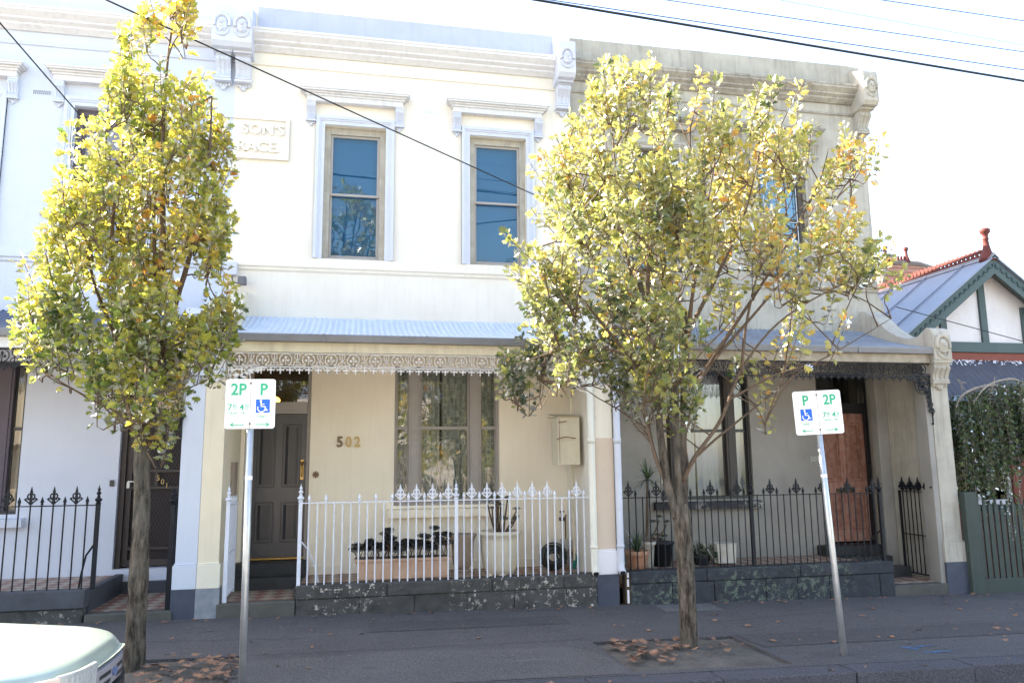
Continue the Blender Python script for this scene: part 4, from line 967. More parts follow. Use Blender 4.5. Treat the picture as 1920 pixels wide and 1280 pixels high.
# ---- left tree
OUTL=[(-1.97,6.11),(-1.72,6.28),(-1.64,6.22),(-1.59,5.85),(-1.57,5.45),(-1.42,5.2),(-1.30,4.84),(-1.18,4.42),(-1.22,4.04),(-1.17,3.63),(-1.21,3.43),(-1.05,3.08),(-1.07,2.78),(-1.27,2.58),(-1.4,2.43),(-1.5,2.24),(-1.6,2.05),(-1.91,1.98),(-2.0,2.14),(-2.3,2.09),(-2.3,2.33),(-2.51,2.56),(-2.78,2.75),(-2.93,3.03),(-2.91,3.15),(-2.69,3.27),(-2.63,3.72),(-2.63,4.22),(-2.67,4.47),(-2.51,4.48),(-2.46,4.69),(-2.31,4.91),(-2.26,5.3),(-2.2,5.73),(-2.13,5.72),(-2.05,5.2),(-1.98,5.75)]
Y1=7.4
street_tree('street_tree','slender yellow green street tree by the car, crown reaching the parapet',
 [([(-1.78,Y1,-.06),(-1.785,Y1,.12),(-1.79,Y1,.7),(-1.80,Y1,1.35),(-1.83,Y1,1.95),(-1.80,Y1+.02,2.5),(-1.79,Y1,3.3)],.098,.05)],
 [([(-1.82,Y1,1.9),(-1.92,Y1-.03,2.15),(-2.0,Y1-.05,2.45),(-2.1,Y1-.05,3.0),(-2.2,Y1,3.9),(-2.15,Y1,4.8),(-2.2,Y1,5.6)],.045,.008),
  ([(-1.81,Y1,2.2),(-1.78,Y1-.06,2.8),(-1.74,Y1-.08,3.6),(-1.80,Y1-.05,4.6),(-1.82,Y1,5.4),(-1.78,Y1,6.1)],.05,.006),
  ([(-1.81,Y1,2.3),(-1.70,Y1+.06,2.9),(-1.55,Y1+.1,3.6),(-1.42,Y1+.08,4.4),(-1.40,Y1,5.2)],.04,.007),
  ([(-1.83,Y1,1.95),(-1.76,Y1+.05,2.35),(-1.82,Y1+.12,3.2),(-1.9,Y1+.15,4.2),(-1.95,Y1+.1,5.4)],.042,.006),
  ([(-1.95,Y1,2.3),(-2.2,Y1-.05,2.75),(-2.5,Y1-.05,2.85),(-2.85,Y1,3.05)],.02,.005),
  ([(-1.95,Y1,2.1),(-2.1,Y1,2.2),(-2.2,Y1-.03,2.25)],.015,.004),
  ([(-1.75,Y1,2.7),(-1.45,Y1-.05,2.85),(-1.15,Y1-.08,3.0)],.016,.004),
  ([(-2.08,Y1,2.8),(-2.35,Y1+.05,3.4),(-2.55,Y1+.03,4.3)],.02,.005)],
 OUTL,Y1,.58,425,leafA,11,dens=lambda x,z:(.5 if z>5.3 else 1) if z>2.45 else .8,tintf=lambda P,r:(.44+.05*math.sin(P.x*3.1+P.z*2.2)+(.07 if P.x>-1.9 else -.03)+(-.12 if P.z<3.0 else .03)+r.gauss(0,.10)+(.2 if r.random()<.06 else 0)),lsize=.065,nl=(28,42))
# ---- right tree
Y2=7.28
OUTR=[(2.56,5.87),(2.7,5.45),(3.09,5.55),(3.35,5.95),(3.4,5.45),(3.62,5.25),(3.92,5.59),(4.07,5.2),(4.43,5.63),(4.65,5.49),(4.6,4.99),(4.9,4.8),(5.16,5.28),(5.4,4.99),(5.56,4.26),(5.44,3.95),(5.8,3.98),(5.95,3.79),(5.58,3.42),(5.73,3.18),(5.15,2.94),(5.2,2.71),(4.92,2.48),(4.44,2.64),(4.25,2.36),(4.1,1.80),(3.86,1.82),(3.76,2.36),(3.36,2.46),(3.28,2.09),(2.99,1.88),(2.83,2.03),(2.57,2.56),(2.24,2.66),(1.80,2.45),(1.76,2.10),(1.61,2.24),(1.43,2.44),(1.3,2.65),(1.7,2.76),(1.76,3.03),(1.5,3.39),(1.48,3.93),(1.94,4.12),(1.85,4.85),(2.22,5.0),(2.25,5.35),(2.38,5.66)]
def densR(x,z):
    if z<3.3 and x>3.4: return .16
    if z<3.9 and x>3.6: return .38
    if x>4.7: return .42
    return 1
street_tree('street_tree','broad spreading street tree before the grey house with bare lower branches',
 [([(3.19,Y2,-.13),(3.19,Y2,.1),(3.19,Y2,.6),(3.18,Y2,1.05),(3.15,Y2,1.28)],.088,.082),
  ([(3.13,Y2,1.15),(3.03,Y2-.02,1.5),(2.99,Y2,1.9),(2.94,Y2,2.7),(2.83,Y2,3.5)],.052,.026),
  ([(3.18,Y2,1.15),(3.23,Y2+.03,1.5),(3.24,Y2+.03,2.0),(3.30,Y2,3.2)],.044,.024),
  ([(3.16,Y2-.02,1.15),(3.12,Y2-.08,1.5),(3.12,Y2-.10,2.0),(3.16,Y2-.05,2.6)],.038,.022)],
 [([(2.98,Y2,2.6),(2.75,Y2-.05,3.4),(2.6,Y2-.08,4.3),(2.55,Y2-.05,5.6)],.032,.005),
  ([(2.90,Y2,3.2),(3.0,Y2+.1,4.1),(3.2,Y2+.12,5.1),(3.33,Y2+.1,5.8)],.03,.005),
  ([(3.02,Y2,2.2),(2.7,Y2,2.7),(2.2,Y2-.03,3.3),(1.75,Y2-.05,3.8)],.03,.005),
  ([(2.95,Y2,2.5),(2.6,Y2-.06,2.75),(2.1,Y2-.1,2.8),(1.5,Y2-.15,2.62)],.022,.004),
  ([(2.2,Y2-.1,2.8),(1.95,Y2-.12,2.55),(1.74,Y2-.12,2.2)],.008,.003),
  ([(3.14,Y2,1.3),(2.95,Y2,1.65),(2.85,Y2-.02,2.0),(2.8,Y2,2.3)],.03,.006),
  ([(3.25,Y2,2.6),(3.4,Y2,3.4),(3.6,Y2,4.3),(3.85,Y2,5.4)],.03,.005),
  ([(3.27,Y2,2.9),(3.7,Y2+.05,3.6),(4.1,Y2+.05,4.4),(4.4,Y2+.03,5.5)],.028,.005),
  ([(3.22,Y2,2.2),(3.7,Y2-.04,2.9),(4.3,Y2-.03,3.7),(4.9,Y2,4.6),(5.1,Y2,5.1)],.03,.004),
  ([(3.20,Y2,1.5),(3.33,Y2-.05,1.75),(3.6,Y2-.08,2.1),(3.85,Y2-.08,2.6),(4.3,Y2-.08,3.1),(5.0,Y2-.05,3.5),(5.9,Y2,3.85)],.028,.004),
  ([(3.33,Y2,1.72),(3.65,Y2+.05,1.95),(4.1,Y2+.1,2.25),(4.6,Y2+.1,2.6),(5.1,Y2+.08,2.85)],.018,.004),
  ([(3.7,Y2-.08,2.3),(4.2,Y2-.12,2.55),(4.7,Y2-.12,2.7),(5.3,Y2-.08,3.0),(5.7,Y2,3.2)],.014,.003),
  ([(3.85,Y2-.08,2.55),(3.95,Y2-.12,3.2),(4.3,Y2-.1,4.0),(5.3,Y2-.05,4.9)],.02,.004),
  ([(3.75,Y2-.08,2.35),(3.95,Y2-.18,2.2),(4.02,Y2-.2,1.95)],.008,.003),
  ([(3.3,Y2,2.7),(3.35,Y2-.15,3.5),(3.5,Y2-.2,4.4),(3.3,Y2-.1,5.2)],.025,.004),
  ([(2.9,Y2,3.0),(2.3,Y2+.1,3.9),(2.1,Y2+.1,4.8),(2.35,Y2+.05,5.5)],.024,.004)]+
 [([(3.3+.05*i,Y2-.1+.05*(i%4),2.4+.06*i),(3.7+.16*i,Y2-.2+.12*(i%4),3.0+.14*i),(4.0+.28*i,Y2-.2+.13*(i%4),3.4+.3*i)],.010,.003) for i in range(6)],
 OUTR,Y2,.95,640,leafB,23,dens=densR,tintf=lambda P,r:(.44+.06*math.sin(P.x*2.3-P.z*1.9)+(.08 if P.x>3.3 else -.02)+(-.20 if P.z<3.3 and P.x<3.2 else .03)+(.12 if P.z<3.4 and P.x>4 else 0)+r.gauss(0,.12)+(.25 if r.random()<.06 else 0)),lsize=.068,nl=(26,38))  # leaf colour mix; shade on the crown's lower left is darkened into the tint
# ------------------------------------------------------------------ weeping plant over the picket fence
r=random.Random(9); vt=thing('weeping_shrub','tangled weeping shrub hanging over the green picket fence','shrub',(9.9,10.3,-.15))
m=MB(); limb(m,[(10.6,10.4,-.3),(10.4,10.35,1.2),(10.2,10.3,2.3),(9.9,10.2,2.72),(9.5,10.15,2.78),(9.0,10.1,2.62),(8.85,10.1,2.3)],.05,.012,8,r,.1)
limb(m,[(10.4,10.3,2.2),(10.2,10.2,2.75),(9.9,10.05,2.88),(9.4,10.0,2.78),(9.1,10.0,2.5)],.03,.01,8,r,.2)
limb(m,[(10.3,10.3,2.3),(10.6,10.2,2.9),(11.2,10.1,2.8)],.04,.015,8,r,.2)
for i in range(22):
    a=Vector((r.uniform(9.0,10.6),r.uniform(9.9,10.3),r.uniform(2.45,2.85))); m.tube(spline([a,a+Vector((r.uniform(-.2,.2),r.uniform(-.15,.1),r.uniform(-.02,.15))),a+Vector((r.uniform(-.3,.3),r.uniform(-.2,.1),-.2))],3),.006,4)
m.build('branch',hedge_b,vt,smooth=True)
lf=MB();tl=[]; st=MB()
for i in range(620):
    x=r.uniform(8.72,11.6); y=r.uniform(9.85,10.6); zt=2.5+.35*min(1,(x-8.7)/1.2)+r.uniform(-.25,.05)-.1*abs(y-10.2)
    L=r.uniform(.6,1.3)
    if x<9.0: L=r.uniform(.3,.9)
    if r.random()<.10: L+=.6
    if x>9.9: L=min(L,.95)
    if x<9.5 and r.random()<.25: zt-=.3
    sw=r.uniform(-.08,.08); n=int(L/.028)
    st.tube([(x,y,zt),(x+sw*.6,y-.02,zt-L*.5),(x+sw,y-.03,zt-L)],.0022,3,False)
    tb=r.uniform(.15,.75)
    for k in range(n):
        s=k/n; p=Vector((x+sw*s,y-.03*s,zt-L*s)); d=(rv(r)+Vector((0,-.2,-.5))).normalized()
        leaf(lf,tl,p+rv(r)*r.uniform(0,.05),d,(rv(r)+Vector((0,-.5,.4))).normalized(),r.uniform(.04,.085),min(1,max(0,tb+r.gauss(0,.15))),PLAIN,1.0)
for x in (9.05,9.12,9.3,9.28,9.55): # long runners over the pickets
    L=r.uniform(.9,1.3); n=int(L/.03); st.tube([(x,9.55,1.5),(x+.05,9.54,1.5-L*.5),(x+.02,9.56,1.5-L)],.002,3,False)
    for k in range(n): leaf(lf,tl,Vector((x+.05*math.sin(k*.3),9.55,1.5-L*k/n)),(rv(r)+Vector((0,-.1,-.6))).normalized(),rv(r),r.uniform(.02,.04),r.uniform(.5,1),PLAIN,1.0)
st.build('strands',hedge_b,vt); lf.build('foliage',vinel,vt,tint=tl)
# ------------------------------------------------------------------ pots
def rosette(lf,tl,c,r_,n,size,rnd,tb=.5,shape=PLAIN,w=1.1):
    for k in range(n):
        a=k*2.4; e=.25+.9*(k/n); d=Vector((math.cos(a)*math.cos(e),math.sin(a)*math.cos(e),math.sin(e))); leaf(lf,tl,c+d*.01,d,Vector((0,0,1)),size*(1.1-.5*k/n),min(1,max(0,tb+rnd.gauss(0,.2))),shape,w,.15,-.1)
def shrub_pot(t,base,spots,leafm,size,n,rnd,stem=twigm,sr=.008):
    st=MB(); lf=MB(); tl=[]
    for (b,c) in spots:
        b=Vector(b);c=Vector(c); st.tube(spline([b,b.lerp(c,.5)+Vector((rnd.uniform(-.02,.02),0,.0)),c],3),[sr]*7,6); rosette(lf,tl,c,.1,n,size,rnd)
    st.build('stem',stem,t); lf.build('foliage',leafm,t,tint=tl)
r=random.Random(4)
t=thing('planter_trough','long terracotta trough of dark succulents behind the white fence','planter',(.64,10.15,.245))
m=MB(); m.prism([(.09,.30),(1.19,.30),(1.22,.50),(.06,.50)],10.02,10.30,'y'); m.box(.04,1.24,10.0,10.32,.50,.535); m.box(.08,1.20,10.01,10.31,.29,.315); m.build('trough',terrapale,t,bevel=.008)
m=MB(); 
for x in (.2,1.05): m.box(x,x+.1,10.03,10.29,.245,.29)
m.build('foot',terrapale,t)
m=MB(); m.box(.09,1.19,10.04,10.28,.50,.525+.012); m.build('soil',soil,t)
sp=[]
for i in range(64):
    x=.08+1.12*(i%32)/31+r.uniform(-.02,.02); top={9:.40,10:.33,11:.26,22:.2,23:.24,24:.22,28:.32,29:.36,30:.26,2:.2,3:.22,17:.22}.get(i%32,.15); h=top*r.uniform(.45,1)
    sp.append(((x,10.15,.53),(x+r.uniform(-.05,.05),10.15+r.uniform(-.1,.08),.53+h)))
shrub_pot(t,None,sp,succ,.095,24,r,sr=.005)
t=thing('garden_urn','empty weathered clay urn between the trough and cream pot','urn',(1.41,10.2,.245))
m=MB(); m.lathe([(.12,0),(.12,.03),(.09,.05),(.07,.10),(.09,.13),(.125,.17),(.135,.26),(.145,.45),(.175,.52),(.185,.545),(.175,.55),(.15,.53),(.12,.40)],(1.41,10.2,.245),20); m.build('bowl',urnm,t,smooth=True)
m=MB(); m.tube([(1.29,10.08,.36),(1.41,10.06,.35),(1.53,10.08,.36)],.012,6); m.build('handle',urnm,t)
t=thing('cream_plant_pot','tall cream pot holding a branching succulent behind the white fence','plant pot',(1.90,10.2,.245))
m=MB(); m.lathe([(.15,.035),(.18,.04),(.215,.12),(.245,.28),(.26,.45),(.265,.52),(.28,.525),(.285,.575),(.26,.58),(.245,.54),(.23,.50)],(1.90,10.2,.245),24); m.build('pot',potm,t,smooth=True)
m=MB(); m.lathe([(.24,0),(.24,.004)],(1.90,10.2,.765),20); m.build('soil',soil,t)
for k in range(3):
    m=MB(); a=R(210+60*k) if k<2 else R(90); m.ball((1.90+.16*math.cos(a),10.2+.16*math.sin(a),.27),.045,8,6,(1.2,1.2,.75)); m.ball((1.90+.22*math.cos(a),10.2+.22*math.sin(a),.262),.025,8,6); m.build('foot',potm,t,smooth=True)
sp=[]
for i in range(15):
    a=r.uniform(0,6.28); q=r.uniform(.04,.23); z=r.uniform(.18,.50)*(1.1-q*1.2); sp.append(((1.90+.06*math.cos(a),10.2+.06*math.sin(a),.77),(1.92+q*math.cos(a),10.2+q*math.sin(a),.77+z)))
shrub_pot(t,None,sp,succg,.06,18,r,sr=.010)
t=thing('garden_hose','black hose coiled against the cream wall behind the white fence','hose',(2.64,10.6,.25))
m=MB(); pts=[]
for i in range(7*24):
    a=2*math.pi*i/24; q=.045+.017*(i/24); pts.append((2.72+q*1.15*math.cos(a)+.012*math.sin(i*.41),10.64-.008*(i/24),.41+q*math.sin(a)+.01*math.sin(i*.23)))
m.tube(pts,.0115,6); pts=[]
for i in range(9*24):
    a=2*math.pi*i/24; q=.172-.011*(i/24)+.010*math.sin(i*.37); pts.append((2.70+q*1.12*math.cos(a),10.56-.008*(i/24)+.02*math.sin(i*.19),.43+q*math.sin(a)))
m.tube(pts,.0115,6); m.build('coil',hosem,t,smooth=True)
m=MB(); m.tube([(2.98,10.5,.27),(3.0,10.48,.40),(2.99,10.47,.47)],[.028,.035,.012],8); m.build('nozzle',hoseg,t)
t=thing('gas_meter','small white gas box with brown regulator beside the coiled hose','meter',(3.0,10.9,.25))
m=MB(); m.box(2.92,3.04,10.80,10.98,.36,.62); m.build('cover',whitepot,t,bevel=.006); m=MB(); m.ball((3.0,10.74,.47),.045,8,6,(1,.6,1)); m.tube([(3.0,10.78,.42),(3.0,10.78,.25)],.012,6); m.build('regulator',urnm,t)
# grey house pots
t=thing('terracotta_pot','terracotta pot of strappy green leaves behind the black fence','plant pot',(3.74,10.1,.255))
m=MB(); m.lathe([(.10,0),(.115,.02),(.14,.18),(.145,.20),(.158,.205),(.158,.265),(.145,.268),(.13,.24)],(3.74,10.1,.255),18); m.build('pot',terra,t,smooth=True)
def straps(t,c,n,L,w,rnd,leafm,up=(.3,1.3),name='foliage'):
    lf=MB();tl=[]
    for i in range(n):
        a=rnd.uniform(0,6.28); e=rnd.uniform(*up); d=Vector((math.cos(a)*math.cos(e),math.sin(a)*math.cos(e),math.sin(e))); l=L*rnd.uniform(.6,1.1); p=Vector(c); s=Vector((-math.sin(a),math.cos(a),0)); k=6; vs=[]
        for j in range(k+1):
            q=j/k; pt=p+d*(l*q)+Vector((0,0,-.35*l*q*q*math.cos(e))); ww=w*(1-q)**.6*.5+.001; vs+=[pt-s*ww,pt+s*ww]
        lf.add(vs,[(2*j,2*j+1,2*j+3,2*j+2) for j in range(k)]); tl+=[rnd.random()]*(2*k+2)
    lf.build(name,leafm,t,tint=tl)
straps(t,(3.74,10.1,.48),70,.38,.016,r,strap,(.7,1.5))
t=thing('yucca_pot','tall white pot with a bare stemmed yucca behind the black fence','plant pot',(4.0,10.4,.255))
m=MB(); m.lathe([(.07,0),(.08,.02),(.105,.30),(.125,.31),(.125,.345),(.11,.345)],(4.0,10.4,.255),18); m.build('pot',whitepot,t,smooth=True)
m=MB(); limb(m,[(4.0,10.4,.58),(4.02,10.4,.9),(4.03,10.4,1.2),(4.05,10.4,1.46)],.024,.018,8,r,.1); m.tube(spline([(4.03,10.4,.58),(4.12,10.36,.75),(4.17,10.34,.9)],3),.011,6); m.tube(spline([(4.03,10.4,.58),(4.2,10.36,.70),(4.27,10.33,.83)],3),.011,6); m.build('stem',twigm,t,smooth=True)
straps(t,(4.05,10.4,1.45),60,.36,.022,r,strap,(-.5,1.4))
lf=MB();tl=[]; 
for c in ((4.17,10.34,.92),(4.27,10.33,.85),(4.06,10.3,.86)): rosette(lf,tl,Vector(c),.1,22,.06,r,.9)
lf.build('rosettes',succg,t,tint=tl)
t=thing('black_planter','black plastic planter between the yucca pot and the tree','planter',(4.3,10.5,.255))
m=MB(); m.lathe([(.12,0),(.17,.30),(.185,.30),(.185,.33),(.16,.33)],(4.25,10.5,.255),18); m.build('pot',darkpot,t,smooth=True); lf=MB();tl=[]
for i in range(8): rosette(lf,tl,Vector((4.25+r.uniform(-.12,.12),10.5+r.uniform(-.1,.1),.6+r.uniform(0,.06))),.1,12,.05,r,.2)
lf.build('foliage',succg,t,tint=tl)
t=thing('fern_pot','low dark green bushy pot plant beside the white bucket','plant pot',(4.8,10.4,.255))
m=MB(); m.lathe([(.09,0),(.12,.10),(.12,.13),(.10,.13)],(4.82,10.45,.255),14); m.build('pot',darkpot,t); lf=MB();tl=[]
for i in range(420):
    v=rv(r); p=Vector((4.80,10.42,.37))+Vector((v.x*.23,v.y*.18,abs(v.z)*.15))*r.random()**.4; leaf(lf,tl,p,(v+Vector((0,0,.3))).normalized(),rv(r),r.uniform(.03,.05),r.uniform(0,.5),PLAIN,1)
lf.build('foliage',vinel,t,tint=tl)
t=thing('white_bucket','square white bucket with tilted lid on the grey house verandah','bucket',(5.12,10.45,.255))
m=MB(); m.prism([(5.01,.28),(5.27,.28),(5.29,.54),(4.99,.54)],10.3,10.55,'y'); m.box(4.985,5.295,10.29,10.56,.535,.55); m.build('tub',whitepot,t,bevel=.008)
m=MB(); m.add([(4.80,10.3,.56),(4.98,10.3,.30),(4.99,10.55,.30),(4.81,10.55,.56),(4.79,10.3,.555),(4.97,10.3,.295),(4.98,10.55,.295),(4.80,10.55,.555)],[(0,1,2,3),(7,6,5,4),(0,4,5,1),(1,5,6,2),(2,6,7,3),(3,7,4,0)]); m.build('lid',whitepot,t)
# ------------------------------------------------------------------ parking signs
def xz(m,poly,y0,y1): return m.prism(poly,y0,y1,'y')
def parking_sign(label,loc,h,lean,yawr,order,W=.40,H=.41,zc=2.24):
    """built upright at the origin, then leaned and turned as one"""
    t=thing('parking_sign',label,'street sign',(0,0,0),'parking signs')
    ORG[t.name]=Vector((0,0,0))
    m=MB(); m.tube([(0,.03,-.3),(0,.03,h)],.029,14); m.build('post',zinc,t,smooth=True)
    m=MB(); m.tube([(0,.03,zc-.62+.0),(0,.03,zc-.59)],.0305,14); m.build('sticker',whitep,t)
    half=W/2
    for side,kind in zip((-1,1),order):
        c=side*half/2; x0_,x1_=(c-half/2+.001,c+half/2-.001); z0_,z1_=zc-H/2,zc+H/2; rr=.022
        pl=[]
        for (px_,pz_,out) in ((x0_,z0_,side<0),(x1_,z0_,side>0),(x1_,z1_,side>0),(x0_,z1_,side<0)):
            if out:
                sx_=1 if px_==x0_ else -1; sz_=1 if pz_==z0_ else -1; ccx,ccz=px_+sx_*rr,pz_+sz_*rr
                q=[(ccx-sx_*rr*math.cos(R(t_)),ccz-sz_*rr*math.sin(R(t_))) for t_ in (0,30,60,90)]
                if (px_==x0_)==(pz_==z0_): pass
                else: q=q[::-1]
                pl+=q
            else: pl.append((px_,pz_))
        m=MB(); xz(m,pl,-.004,0); P=m.build('panel',signw,t)
        y=-.006
        if kind=='2P':
            text('lettering','2P',.135,(c+.004,y,zc+.115),signg,P,.0008,bold=.0035,sx=.92)
            text('lettering','7',.075,(c-.062,y,zc-.03),signg,P,.0008,bold=.001); text('lettering','30',.045,(c-.026,y,zc-.018),signg,P,.0008,sx=.8); text('lettering','AM',.02,(c-.026,y,zc-.045),signg,P,.0008)
            text('lettering','–',.04,(c+.002,y,zc-.03),signg,P,.0008)
            text('lettering','4',.075,(c+.033,y,zc-.03),signg,P,.0008,bold=.001); text('lettering','30',.045,(c+.072,y,zc-.018),signg,P,.0008,sx=.8); text('lettering','PM',.02,(c+.072,y,zc-.045),signg,P,.0008)
            text('lettering','MON – FRI',.028,(c,y,zc-.078),signg,P,.0008)
        else:
            text('lettering','P',.135,(c+.004,y,zc+.115),signg,P,.0008,bold=.0035,sx=.92)
            m=MB(); m.box(c-.056,c+.056,y-.001,y+.003,zc-.075,zc+.037); B=m.build('blue_square',signb,P)
            m=MB(); a_,b_=y-.003,y-.0015; k=(c-.01,zc-.038)
            m.ribbon([(k[0]+.030*math.cos(R(q)),k[1]+.030*math.sin(R(q))) for q in range(150,361,15)],.008,a_,b_)
            m.prism([(c-.016+.010*math.cos(R(q)),zc+.022+.010*math.sin(R(q))) for q in range(0,360,30)],a_,b_,'y')
            m.ribbon([(c-.015,zc+.014),(c-.012,zc-.022),(c+.018,zc-.024),(c+.030,zc-.056),(c+.042,zc-.052)],.009,a_,b_); m.ribbon([(c-.014,zc-.004),(c+.014,zc-.004)],.007,a_,b_)
            m.ribbon([(k[0]-.026,k[1]+.014),(k[0]-.03,k[1]+.004)],.008,a_,b_)
            m.build('wheelchair_symbol',signw,B)
            text('lettering','ONLY',.034,(c,y,zc-.108),signg,P,.0008)
        m=MB(); zz=zc-.172; s=-1 if side<0 else 1; a_,b_=y-.001,y+.001
        m.ribbon([(c-s*.055,zz),(c+s*.048,zz)],.008,a_,b_); m.ribbon([(c+s*.028,zz+.015),(c+s*.056,zz),(c+s*.028,zz-.015)],.009,a_,b_); m.build('arrow',signg,P)
    m=MB()
    for z in (zc+.17,zc-.165): m.tube([(0,-.012,z),(0,.0,z)],.009,8)
    m.box(-.002,.002,-.0045,.001,zc-H/2,zc+H/2); m.build('bolt',bronze,t)
    t.location=loc; t.rotation_euler=(0,lean,yawr); return t
parking_sign('parking sign nearest the car, 2P panel left of the wheelchair panel',(-.825,6.72,gz(-.8)-.02),2.42,R(-.5),R(-2),('2P','P'))
parking_sign('leaning parking sign on the right, wheelchair panel left of 2P panel',(4.50,6.75,gz(4.5)-.02),2.38,R(-2.5),R(-9),('P','2P'),W=.475,H=.42,zc=2.265)
# ------------------------------------------------------------------ car
CX=-.10
car=thing('parked_car','pale silver green car parked at the kerb, only its front corner seen','car',(-3.3,5.42,gz(-1.5)-.175))
CY=5.42; zr=gz(-1.5)-.175
def car_section(x):
    """half outline (dy,z above road) at station x (front is -1.33)"""
    s=-1.36-x     # distance back from the nose
    return s
NX=[-1.335,-1.36,-1.40,-1.46,-1.55,-1.7,-1.9,-2.15,-2.42,-2.45,-2.9,-3.2,-3.7,-4.2,-4.7,-5.1,-5.25,-5.35]
def hoodz(s): return .73+.055*min(1,s/.18)**.6+.095*min(1,s/1.2)
vs=[];ny=[0,.25,.5,.66,.74,.78,.79,.775]
def stn(x):
    s=-1.335-x; nose=max(0,1-s/.22); tail=max(0,(s-3.75)/.27)
    wdt=.79-.16*nose**2-.1*min(1,tail)
    if s<1.1: top=hoodz(s)
    elif s<3.7: top=.93
    else: top=.93-.1*min(1,tail)
    if s<.03: top=.70
    pts=[(0,top+.022),(wdt*.35,top+.02),(wdt*.66,top+.010),(wdt*.86,top-.008),(wdt*.93,top-.05),(wdt*.985,top-.17),(wdt,.48),(wdt*.985,.30),(wdt*.95,.20),(wdt*.5,.19),(0,.19)]
    return pts
rows=[stn(x) for x in NX]; k=len(rows[0]); V=[];Fc=[]
for x,row in zip(NX,rows):
    curve=lambda dy: (.13*(dy/.8)**2+max(0,abs(dy)-.45)**2*2.4)*max(0,1-(-1.335-x)/1.2)
    full=[(-dy,z) for dy,z in row[::-1]]+[(dy,z) for dy,z in row[1:-1]]
    for dy,z in full: V.append((x+CX-curve(dy),CY+dy,zr+z))
q=len(full)
for i in range(len(NX)-1):
    for j in range(q): Fc.append((i*q+j,i*q+(j+1)%q,(i+1)*q+(j+1)%q,(i+1)*q+j))
Fc.append(tuple(range(q))); Fc.append(tuple((len(NX)-1)*q+j for j in range(q))[::-1])
m=MB(); m.add(V,Fc); cb=m.build('body',carp,car,smooth=True)
ss=cb.modifiers.new('s','SUBSURF'); ss.levels=2; ss.render_levels=2
m=MB(); m.prism([(-2.42,.90),(-3.05,1.36),(-3.4,1.42),(-4.4,1.41),(-5.15,.92)],-.62,.62,'y')
m.v=[(a,CY+b*(1 if c<1.0 else .84),zr+c) for a,b,c in m.v]; m.build('cabin',surf('dark_car_glass',(.02,.025,.03),rough=.05,bump=0,spec=.8),car,bevel=.03)
m=MB(); m.prism([(-3.05,1.365),(-3.4,1.43),(-4.4,1.42),(-4.5,1.37)],-.53,.53,'y'); m.v=[(a,CY+b,zr+c) for a,b,c in m.v]; m.build('roof',carp,car,bevel=.02)
def carfront(m,y0,y1,z0,z1,out,n=10,thick=.02):
    """panel wrapped round the nose"""
    def X(y): dy=abs(y-CY); return -1.335+CX-.13*(dy/.8)**2-max(0,dy-.45)**2*1.9-max(0,y-CY-.2)*.14+out
    vs=[]
    for i in range(n+1):
        y=y0+(y1-y0)*i/n
        for z in (z0,z1):
            vs+= [(X(y),y,zr+z),(X(y)-thick,y,zr+z)]
    fs=[]
    for i in range(n):
        a=4*i; fs+=[(a,a+4,a+6,a+2),(a+1,a+3,a+7,a+5),(a+2,a+6,a+7,a+3),(a,a+1,a+5,a+4)]
    fs+=[(0,2,3,1),(4*n,4*n+1,4*n+3,4*n+2)]
    return m.add(vs,fs)
m=MB(); carfront(m,CY-.78,CY+.78,.20,.50,.035,24,.08); m.build('bumper',carp,car,bevel=.012)
m=MB(); carfront(m,CY-.76,CY+.76,.50,.555,.035,24,.05); m.build('bumper_strip',carblk,car)
m=MB(); carfront(m,CY-.27,CY+.27,.575,.70,.014,12,.03); gr=m.build('grille',cargr,car,bevel=.006)
m=MB()
for s in (-1,1):
    for z in (.592,.642): 
        y0,y1=sorted((CY+s*.06,CY+s*.24)); carfront(m,y0,y1,z,z+.024,.015,4,.01)
pass
for s in (-1,1):
    m=MB()
    for z in (.592,.642):
        y0,y1=sorted((CY+s*.06,CY+s*.24)); carfront(m,y0,y1,z,z+.024,.015,4,.01)
    m.build('grille_slot',black,gr)
m=MB(); m.prism([(CY+.038*math.cos(R(a)),zr+.638+.024*math.sin(R(a))) for a in range(0,360,30)],-1.33+CX,-1.308+CX,'x'); m.build('emblem',surf('dull_blue_badge',(.10,.14,.26),rough=.3,bump=0),gr)
for s in (-1,1):
    y0,y1=sorted((CY+s*.285,CY+s*.60)); m=MB(); carfront(m,y0,y1,.59,.765 if s<0 else .705,.020 if s<0 else .004,8,.03); hl=m.build('headlight',chrome,car,bevel=.01)
    m=MB()
    for j in range(9): yy=y0+.03+(y1-y0-.06)*j/8; carfront(m,yy-.003,yy+.003,.61,.745 if s<0 else .69,.023 if s<0 else .007,1,.004)
    m.build('lens_ribs',surf('lamp_rib',(.34,.37,.42),rough=.15,spec=.8,bump=0),hl)
    y0,y1=sorted((CY+s*.60,CY+s*.69)); m=MB(); carfront(m,y0,y1,.59,.755 if s<0 else .70,.020 if s<0 else .004,4,.03); m.build('indicator',amber,hl)
for x in (-2.08,-4.55):
    for s in (-1,1):
        y=CY+s*.70; m=MB(); m.tube([(x,y-.09,zr+.29),(x,y+.09,zr+.29)],.29,24); wh=m.build('wheel',tyrem,car,bevel=.02); m=MB(); m.tube([(x,y-.095,zr+.29),(x,y+.095,zr+.29)],.19,18); m.build('rim',zinc,wh)
